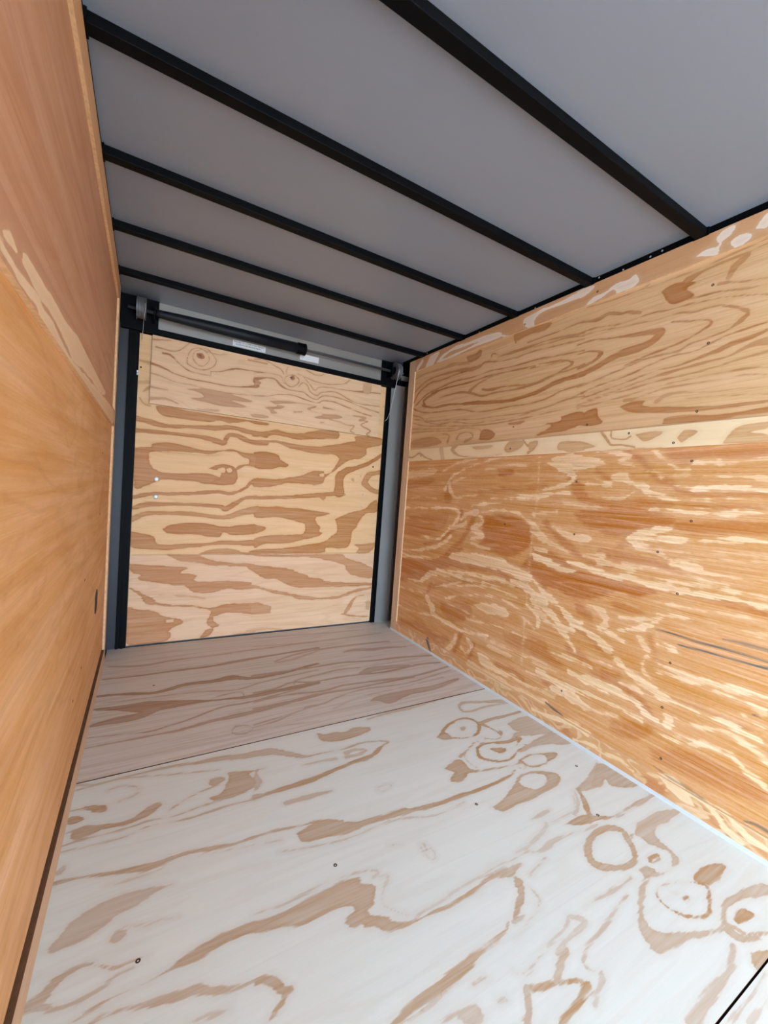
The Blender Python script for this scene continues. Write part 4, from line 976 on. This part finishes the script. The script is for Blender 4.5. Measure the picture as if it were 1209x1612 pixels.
M_SLOT_SHADE = simple_mat('slot_shade', (0.006, 0.006, 0.007, 1), 0.7)
M_CEIL = simple_mat('roof_skin', (0.22, 0.248, 0.300, 1), 0.36, noise=0.04, nscale=3, spec=0.6)
M_GREY = simple_mat('grey_sheet_metal', (0.36, 0.335, 0.31, 1), 0.36, metal=0.35, noise=0.15, nscale=4)
M_SKIN = simple_mat('side_skin', (0.022, 0.021, 0.026, 1), 0.5, noise=0.2)
M_BROWN = simple_mat('brown_post', (0.13, 0.10, 0.09, 1), 0.55, noise=0.2)
M_DARK = simple_mat('dark_cavity', (0.006, 0.004, 0.003, 1), 0.9, spec=0.0)
M_STEEL = simple_mat('zinc_steel', (0.50, 0.50, 0.50, 1), 0.45, metal=0.6, noise=0.1, nscale=60)
M_SHAFT = simple_mat('dull_shaft', (0.10, 0.10, 0.11, 1), 0.4, metal=0.4)
M_CAST = simple_mat('cast_aluminium', (0.15, 0.15, 0.165, 1), 0.45, metal=0.4, noise=0.25, nscale=40)
M_WHITE = simple_mat('white_sticker', (0.78, 0.78, 0.80, 1), 0.5)
M_INK = simple_mat('ink', (0.01, 0.01, 0.01, 1), 0.6)
M_CAULK = simple_mat('white_caulk', (0.62, 0.64, 0.64, 1), 0.5, noise=0.1)
M_GROUND = simple_mat('pale_gravel', (0.42, 0.39, 0.35, 1), 0.9, noise=0.25, nscale=6, bump=0.3)
M_LIGHT_BLOCK = simple_mat('light_block_panel', (0.35, 0.35, 0.36, 1), 0.4)  # only on the light-blocking panel added behind the door
M_RED = simple_mat('rusty_screw_hole', (0.05, 0.02, 0.012, 1), 0.8)

# ------------------------------------------------------------------ the trailer shell
ground = box('ground', M_GROUND, -30, 30, -30, 30, -0.60, -0.50, kind='structure')
floor = box('floor', M_DARK, -0.08, 1.90, YF - 0.05, 2.80, -0.06, -0.019, kind='structure')
S1, S2 = 1.5219, 0.2946
def floor_sheet(y0, y1, mat, x1=W):
    return wood_sheet('plywood_sheet', mat, 2, 0.0, -0.018, 0.0, x1, y0, y1, TR_FLOOR, 0.006, floor, edge=M_EDGE_SHADED)
floor_sheet(S1 + 0.0025, YD - 0.004, M_FLOOR_FAR, 1.86)
floor_sheet(S2 + 0.002, S1 - 0.0025, M_FLOOR)
floor_sheet(YF, S2 - 0.002, M_FLOOR)

box('joint', M_DARK, 0.0, W, S1 - 0.0022, S1 + 0.0022, -0.0185, -0.0012, floor)
box('joint', M_DARK, 0.0, W, S2 - 0.0018, S2 + 0.0018, -0.0185, -0.0012, floor)

ceiling = box('ceiling', M_CEIL, -0.06, 1.89, YF - 0.03, 2.72, HC, HC + 0.03, kind='structure')

# left wall with the side door opening behind the camera
bm = bmesh.new()
for y0, y1, z0, z1 in ((DOOR_Y1, 2.72, -0.06, HC), (YF - 0.03, DOOR_Y0, -0.06, HC), (DOOR_Y0, DOOR_Y1, DOOR_Z1, HC), (DOOR_Y0, DOOR_Y1, -0.06, 0.0)):
    add_box(bm, -0.085, -0.05, y0, y1, z0, z1)
wall_left = bm_obj('wall_left', bm, M_SKIN, kind='structure')
T = -0.009
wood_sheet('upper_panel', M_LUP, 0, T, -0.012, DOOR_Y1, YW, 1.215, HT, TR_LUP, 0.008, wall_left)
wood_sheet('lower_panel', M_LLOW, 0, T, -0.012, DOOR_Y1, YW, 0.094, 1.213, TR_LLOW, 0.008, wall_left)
wood_sheet('middle_batten', M_LBAT, 0, 0.0, T, DOOR_Y1, YW - 0.07, 1.203, 1.280, TR_LBAT, 0.005, wall_left)
wood_sheet('top_strip', M_TOP, 0, 0.0, T, DOOR_Y1, YW - 0.07, 1.82, HT, '', 0.01, wall_left)
wood_sheet('bottom_strip', M_LSTRIP, 0, 0.0, -0.030, DOOR_Y1, YW, 0.0, 0.080, '', 0.01, wall_left, edge=M_EDGE_SHADED)
wood_sheet('end_strip', M_END, 0, 0.0, T, YW - 0.07, YW, 0.080, HT, '', 0.01, wall_left)

# right wall
YWR = 2.500
wall_right = box('wall_right', M_SKIN, 1.86, 1.895, YF - 0.03, 2.72, -0.06, HC, kind='structure')
T = 0.009
wood_sheet('upper_panel', M_UP, 0, W + T, 0.012, YF, YWR, 1.242, HT, TR_RUP, 0.005, wall_right)
wood_sheet('lower_panel', M_LOW, 0, W + T, 0.012, YF, YWR, 0.0, 1.240, TR_RLOW, 0.005, wall_right, deep=TR_RDARK)
wood_sheet('middle_batten', M_BAT, 0, W, T, YF, YWR - 0.07, 1.203, 1.280, TR_RBAT, 0.004, wall_right)
wood_sheet('top_strip', M_TOP, 0, W, T, YF, YWR - 0.07, 1.820, HT, TR_RTOP, 0.004, wall_right)
wood_sheet('end_strip', M_END, 0, W, T, YWR - 0.07, YWR, 0.0, HT, '', 0.01, wall_right)
wood_sheet('bottom_strip', M_RBOT, 0, W, T, YF, YWR - 0.07, 0.0, 0.072, TR_RLOW, 0.005, wall_right, deep=TR_RDARK)
# vertical studs of the right wall behind the lining end
box('stud', M_BLACK, W + 0.022, W + 0.06, 2.42, 2.48, 0.0, HC, wall_right)

bm = bmesh.new()
for x0, x1, z0, z1 in ((-0.05, FRONT_X0, -0.018, HC), (FRONT_X1, 1.86, -0.018, HC), (FRONT_X0, FRONT_X1, DOOR_Z1, HC)):
    add_box(bm, x0, x1, YF - 0.03, YF, z0, z1)
wall_front = bm_obj('wall_front', bm, M_LLOW, kind='structure')  # the opening in this wall is added to let daylight in

# black roof rails along the tops of the walls
rail_r = box('trim_1', M_BLACK, W + 0.002, 1.86, YF, 2.60, HT, HC, kind='structure')
rail_l = box('trim_2', M_BLACK, -0.05, -0.002, YF, 2.60, HT, HC, kind='structure')
# bead of white caulk where the floor meets the right wall
bm = bmesh.new()
prof = [(0.0, 0.0), (-0.008, 0.0), (-0.006, 0.006), (-0.001, 0.0105), (0.0, 0.011)]
ring = []
for y in (YF, YWR - 0.005):
    ring.append([bm.verts.new((W + 0.0088 + a, y, c)) if False else bm.verts.new((W + a + 0.0, y, c)) for a, c in prof])
for i in range(len(prof)):
    j = (i + 1) % len(prof)
    bm.faces.new((ring[0][i], ring[0][j], ring[1][j], ring[1][i]))
bm.faces.new(ring[0][::-1]); bm.faces.new(ring[1])
bmesh.ops.recalc_face_normals(bm, faces=bm.faces[:])
bm_obj('trim_3', bm, M_CAULK, kind='structure')

# rear frame: header, posts, seals
box('light_block_rear', M_LIGHT_BLOCK, -0.085, 1.895, 2.725, 2.75, -0.06, HC + 0.03, kind='structure')  # unseen panel, added to stop light leaking in around the ramp door
wall_back = box('wall_back', M_GREY, 0.165, 1.60, 2.667, 2.70, 1.760, HC, kind='structure')
box('side_post', M_GREY, 1.664, 1.790, 2.667, 2.72, -0.018, 1.78, wall_back)
box('side_post', M_BROWN, 1.790, 1.86, 2.655, 2.72, -0.018, 1.80, wall_back)
box('side_post', M_SKIN, -0.05, 0.036, 2.667, 2.72, -0.018, 1.78, wall_back)
# ribbed black door seals
def ribbed(x0, x1, n, name='door_seal'):
    bm = bmesh.new()
    w_ = (x1 - x0) / n
    for i in range(n):
        a = x0 + i * w_
        d = 0.012 if i % 2 == 0 else 0.004
        add_box(bm, a, a + w_, 2.667 - d, 2.70, 0.0, 1.75)
    return bm_obj(name, bm, M_BLACK, wall_back, bevel=0.0015)
ribbed(0.036, 0.0845, 4)
ribbed(1.6385, 1.672, 3)
box('header_lip', M_BLACK, 0.0, 1.70, 2.640, 2.70, 1.7455, 1.7735, wall_back, bevel=0.002)
def corner_plate(x0, x1, side):
    bm = bmesh.new()
    add_box(bm, x0, x1, 2.655, 2.667, 1.7735, HC)
    # gusset flange running forward along the side wall
    fx = x0 if side < 0 else x1
    add_box(bm, min(fx, fx - 0.004 * side), max(fx, fx - 0.004 * side), 2.53, 2.655, 1.78, HC)
    return bm_obj('corner_plate', bm, M_BLACK, wall_back, bevel=0.001)
corner_plate(-0.045, 0.172, -1)
corner_plate(1.583, 1.85, 1)
box('metal_tab', M_GREY, 1.745, 1.80, 2.640, 2.655, 1.81, 1.842, wall_back)

# ------------------------------------------------------------------ the ramp door
door = box('door_1', M_BLACK, 0.0855, 1.6375, 2.685, 2.72, 0.004, 1.742, kind='structure')
wood_sheet('upper_sheet', M_DOOR, 1, YD, 0.014, 0.087, 1.6365, 0.5240, 1.7405, TR_DOOR, 0.0045, door)
wood_sheet('lower_sheet', M_DOOR_LOW, 1, YD, 0.014, 0.087, 1.6365, 0.009, 0.5226, TR_DOOR, 0.0045, door)
wood_sheet('flap_board', M_FLAP, 1, 2.6515, 0.0115, 0.1462, 1.5835, 1.3695, 1.7415, TR_FLAP, 0.004, door, edge=M_EDGE_SHADED)
def bolt(x, z, r, y=YD, mat=M_STEEL, name='bolt'):
    bm = bmesh.new()
    add_lathe(bm, (x, y + 0.001, z), (0, -1, 0), [(0, r), (0.0025, r), (0.0045, r * 0.85), (0.0055, r * 0.5), (0.0058, r * 0.15)], 20)
    return bm_obj(name, bm, mat, door, smooth=False)
bolt(0.1972, 0.9563, 0.0125); bolt(0.1983, 0.8556, 0.0125)
bolt(1.507, 0.947, 0.006); bolt(1.504, 0.860, 0.006)
def knot(x, z, r, y):
    bm = bmesh.new(); add_lathe(bm, (x, y + 0.001, z), (0, -1, 0), [(0, r), (0.0013, r), (0.0016, r * 0.6)], 14)
    return bm_obj('screw', bm, M_RED, door)
knot(1.574, 1.156, 0.006, YD); knot(0.098, 1.559, 0.005, YD)
knot(1.628, 1.60, 0.003, YD); knot(1.48, 1.08, 0.003, YD)
bm = bmesh.new()
add_box(bm, 0.080, 0.090, 2.650, 2.668, 1.512, 1.536)
add_lathe(bm, (0.085, 2.651, 1.524), (0, -1, 0), [(0, 0.004), (0.006, 0.004), (0.007, 0.002)], 12)
bm_obj('latch', bm, M_STEEL, door)

# ------------------------------------------------------------------ screws of floor and walls (parts of what they hold)
def screw_set():
    bm = bmesh.new(); add_lathe(bm, (0, 0, -0.0012), (0, 0, 1), [(0, 0.0048), (0.0016, 0.0048), (0.0020, 0.0040), (0.0014, 0.0022), (0.0010, 0.0012)], 16)
    me = bpy.data.meshes.new('screw'); bm.to_mesh(me); bm.free(); me.materials.append(M_RED)
    bm = bmesh.new(); add_lathe(bm, (0, 0, -0.0012), (0, 0, 1), [(0, 0.0035), (0.0016, 0.0035), (0.003, 0.0018)], 12)
    ms = bpy.data.meshes.new('bright_screw'); bm.to_mesh(ms); bm.free(); ms.materials.append(M_STEEL)
    return me, ms
ME_SCREW, ME_BRIGHT = screw_set()
def screw(me, loc, normal, parent, sc=1.0):
    o = bpy.data.objects.new('screw', me); COL.objects.link(o); o.parent = parent
    o.location = loc; o.rotation_euler = Vector(normal).to_track_quat('Z', 'Y').to_euler(); o.scale = (sc, sc, sc)
    return o
for x, y in ((0.616, 0.920), (0.176, 0.893), (1.108, 0.926), (1.597, 0.913), (1.438, 0.726), (0.218, 2.134)):
    screw(ME_SCREW, (x, y, 0.0), (0, 0, 1), floor)
XR = W + 0.009
for y, z in ((0.698, 1.155), (0.681, 0.954), (0.699, 0.704), (0.698, 0.464), (1.096, 0.182), (0.708, 0.303), (0.695, 0.128),
             (0.774, 0.835), (1.107, 0.857), (1.096, 1.318), (0.692, 1.73), (0.687, 1.541), (0.699, 1.32), (1.12, 1.08), (1.50, 0.86), (1.50, 1.35)):
    screw(ME_SCREW, (XR, y, z), (-1, 0, 0), wall_right, 0.9)
for y, z in ((0.756, 1.218), (0.913, 1.265), (1.50, 1.24), (1.475, 1.845), (1.10, 1.86), (2.28, 1.235)):
    screw(ME_SCREW, (W, y, z), (-1, 0, 0), wall_right, 0.9)
for y, z in ((1.1, 1.917), (1.0, 1.906), (0.90, 1.911), (0.86, 1.914), (1.421, 1.905), (1.805, 1.905), (2.303, 1.915)):
    screw(ME_BRIGHT, (W + 0.002, y, z), (-1, 0, 0), rail_r)
for x, z in ((0.184, 1.783), (0.805, 1.780), (1.512, 1.780)):
    screw(ME_BRIGHT, (x, 2.667, z), (0, -1, 0), wall_back, 1.2)
for y, z in ((1.62, 0.62), (1.62, 0.33), (2.04, 0.80), (1.45, 0.30), (2.04, 1.05)):
    screw(ME_SCREW, (-0.009, y, z), (1, 0, 0), wall_left, 0.9)

# oblong slot low on the left wall: flat piece, the recess's shade painted black
bm = bmesh.new()
pts = []
for i in range(24):
    a = 2 * math.pi * i / 24
    cx, cz = 0.052 * math.cos(a), 0.034 * math.sin(a) + (0.016 if math.sin(a) > 0 else -0.016)
    pts.append((cx, cz))
f0 = [bm.verts.new((-0.0085, 2.030 + a, 0.440 + c)) for a, c in pts]
f1 = [bm.verts.new((-0.0120, 2.030 + a, 0.440 + c)) for a, c in pts]
bm.faces.new(f0); bm.faces.new(f1[::-1])
for i in range(24):
    j = (i + 1) % 24
    bm.faces.new((f0[i], f1[i], f1[j], f0[j]))
bmesh.ops.recalc_face_normals(bm, faces=bm.faces[:])
bm_obj('slot', bm, M_SLOT_SHADE, wall_left)

# ------------------------------------------------------------------ roof bows
BOW_LABELS = ['black steel roof bow nearest the viewer, at the top right of the picture',
              'black steel roof bow second from the viewer, meeting the right rail above the pale patch',
              'black steel roof bow third from the viewer, in the middle of the five',
              'black steel roof bow fourth from the viewer, second from the ramp door',
              'black steel roof bow farthest from the viewer, right in front of the door spring tube']
def bow_mesh():
    bm = bmesh.new()
    # rectangular tube with a small flange foot at each end, origin at the left end, near bottom edge
    add_box(bm, 0.0, 1.722, 0.0, 0.034, 0.0, 0.0250)
    me_bm = bm
    bmesh.ops.bevel(me_bm, geom=me_bm.edges[:], offset=0.0018, segments=2, affect='EDGES', profile=0.5)
    me = bpy.data.meshes.new('roof_bow'); me_bm.to_mesh(me); me_bm.free(); me.materials.append(M_BLACK)
    return me
def flange_mesh(x):
    bm = bmesh.new(); add_box(bm, x - 0.003, x + 0.003, -0.006, 0.040, -0.0015, 0.0245)
    me = bpy.data.meshes.new('end_plate'); bm.to_mesh(me); bm.free(); me.materials.append(M_BLACK)
    return me
ME_BOW, ME_F0, ME_F1 = bow_mesh(), flange_mesh(0.002), flange_mesh(1.7185)
for i in range(5):
    o = bpy.data.objects.new('roof_bow', ME_BOW); COL.objects.link(o)
    o.location = (0.0, 0.7208 + 0.4021 * i, HC - 0.0250)
    tag(o, BOW_LABELS[i], 'roof beam', 'black roof bows across the ceiling')
    for me in (ME_F0, ME_F1):
        p = bpy.data.objects.new('end_plate', me); COL.objects.link(p); p.parent = o

# ------------------------------------------------------------------ torsion spring that balances the ramp door
YS = 2.600
spring = tag(empty('door_spring', (0.86, YS, 1.84)), 'long black torsion spring tube and shaft mounted above the ramp door', 'door spring')
def zc(x): return 1.842
bm = bmesh.new()
add_lathe(bm, (0.16, YS, 1.842), (1, 0, 0), [(0, 0.020), (0.02, 0.021), (0.10, 0.024), (0.28, 0.029), (0.45, 0.0305), (0.775, 0.0305)], 32)
put(bm_obj('spring_tube', bm, M_TUBE, smooth=True), spring)
bm = bmesh.new()
pr = []
for i in range(9):
    a = 0.935 + i * 0.0045
    pr += [(a, 0.0335 + (0.0015 if i % 2 else 0)), (a + 0.0042, 0.0335 + (0.0015 if i % 2 else 0))]
pr += [(0.978, 0.036), (0.990, 0.036), (0.992, 0.024), (0.996, 0.022)]
add_lathe(bm, (0, YS, 1.842), (1, 0, 0), [(a, r) for a, r in pr], 32)
cone = put(bm_obj('winding_cone', bm, M_BLACK), spring)
for a in (0.6, 2.6, 4.6):
    bm = bmesh.new()
    add_lathe(bm, (0.992, YS + 0.026 * math.cos(a), 1.842 + 0.026 * math.sin(a)), (1, 0, 0), [(0, 0.0042), (0.006, 0.0042)], 6)
    o = bm_obj('set_screw', bm, M_STEEL); o.parent = cone; o.matrix_parent_inverse = Matrix.Translation(-Vector(spring.location))
bm = bmesh.new(); add_lathe(bm, (0.03, YS, 1.842), (1, 0, 0), [(0, 0.0085), (1.70, 0.0085)], 16)
put(bm_obj('shaft', bm, M_SHAFT, smooth=True), spring)
def drum(x0, x1, mirror=False):
    bm = bmesh.new()
    r = 0.054
    pr = [(0, 0.012), (0.0, r + 0.007), (0.003, r + 0.007), (0.004, r)]
    n = 5; w_ = (x1 - x0 - 0.008) / n
    for i in range(n):
        pr += [(0.004 + i * w_ + 0.2 * w_, r), (0.004 + i * w_ + 0.5 * w_, r - 0.0015), (0.004 + i * w_ + 0.8 * w_, r)]
    pr += [(x1 - x0 - 0.004, r), (x1 - x0 - 0.003, r + 0.005), (x1 - x0, r + 0.005), (x1 - x0, 0.012)]
    o = (x0, YS, 1.850)
    add_lathe(bm, o, (1, 0, 0), pr, 36)
    return put(bm_obj('cable_drum', bm, M_CAST), spring)
drum(0.068, 0.112)
drum(1.652, 1.690)
def bearing(x):
    bm = bmesh.new()
    add_lathe(bm, (x - 0.005, YS, 1.842), (1, 0, 0), [(0, 0.026), (0.010, 0.026), (0.012, 0.016), (0.016, 0.015)], 24)
    add_box(bm, x - 0.003, x + 0.003, YS - 0.022, 2.655, 1.800, 1.884)
    return put(bm_obj('bearing_bracket', bm, M_BLACK), spring)
bearing(0.150); bearing(1.625)
# hub with spokes on the inner face of the right drum
bm = bmesh.new()
add_lathe(bm, (1.636, YS, 1.850), (1, 0, 0), [(0, 0.020), (0.014, 0.020), (0.0165, 0.030)], 20)
put(bm_obj('drum_hub', bm, M_BLACK), spring)
# cables
bm = bmesh.new()
add_tube(bm, [(0.106, YS - 0.054, 1.86), (0.108, YS - 0.053, 1.83), (0.104, YS - 0.03, 1.79), (0.100, 2.64, 1.745), (0.098, 2.655, 1.70)], 0.0014)
put(bm_obj('cable', bm, M_STEEL), spring)
bm = bmesh.new()
add_tube(bm, [(1.664, YS - 0.054, 1.85), (1.662, YS - 0.05, 1.815), (1.664, YS - 0.03, 1.77), (1.668, 2.60, 1.70), (1.668, 2.62, 1.63), (1.662, 2.635, 1.56), (1.652, 2.645, 1.515), (1.636, 2.65, 1.495)], 0.0016)
put(bm_obj('cable', bm, M_STEEL), spring)
bm = bmesh.new()
add_tube(bm, [(1.688, YS - 0.058 * math.cos(a), 1.850 - 0.058 * math.sin(a)) for a in np.linspace(-0.4, 1.7, 12)], 0.0014)
put(bm_obj('cable', bm, M_STEEL), spring)

# ------------------------------------------------------------------ stickers on the header
def sticker(name, x0, x1, z0, z1, y=2.667):
    bm = bmesh.new(); add_box(bm, x0, x1, y - 0.0008, y + 0.0002, z0, z1)
    return bm_obj(name, bm, M_WHITE)
def text_on(parent, txt, x, z, size, y, width):
    cu = bpy.data.curves.new('lettering', 'FONT'); cu.body = txt; cu.size = size; cu.align_x = 'CENTER'; cu.align_y = 'CENTER'
    cu.extrude = 0.0002
    t = bpy.data.objects.new('t', cu); COL.objects.link(t)
    dg = bpy.context.evaluated_depsgraph_get()
    me = bpy.data.meshes.new_from_object(t.evaluated_get(dg))
    bpy.data.objects.remove(t)
    xs = [v.co.x for v in me.vertices]; s = width / (max(xs) - min(xs))
    for v in me.vertices: v.co.x *= s
    me.materials.clear()
    o = link('lettering', me, M_INK, parent)
    o.location = (x, y, z); o.rotation_euler = (math.pi / 2, 0, 0)
    return o
st1 = tag(sticker('warning_sticker', 0.563, 0.757, 1.786, 1.822), 'white warning sticker with two lines of capital letters, under the spring tube', 'sticker')
text_on(st1, 'FAILURE TO COMPLY MAY RESULT', 0.660, 1.812, 0.0125, 2.666, 0.180)
text_on(st1, 'IN DEATH OR SERIOUS INJURY', 0.656, 1.799, 0.0125, 2.666, 0.150)
st2 = tag(sticker('blank_sticker', 0.978, 1.107, 1.796, 1.835), 'blank white sticker on the header, below the end of the spring tube', 'sticker')
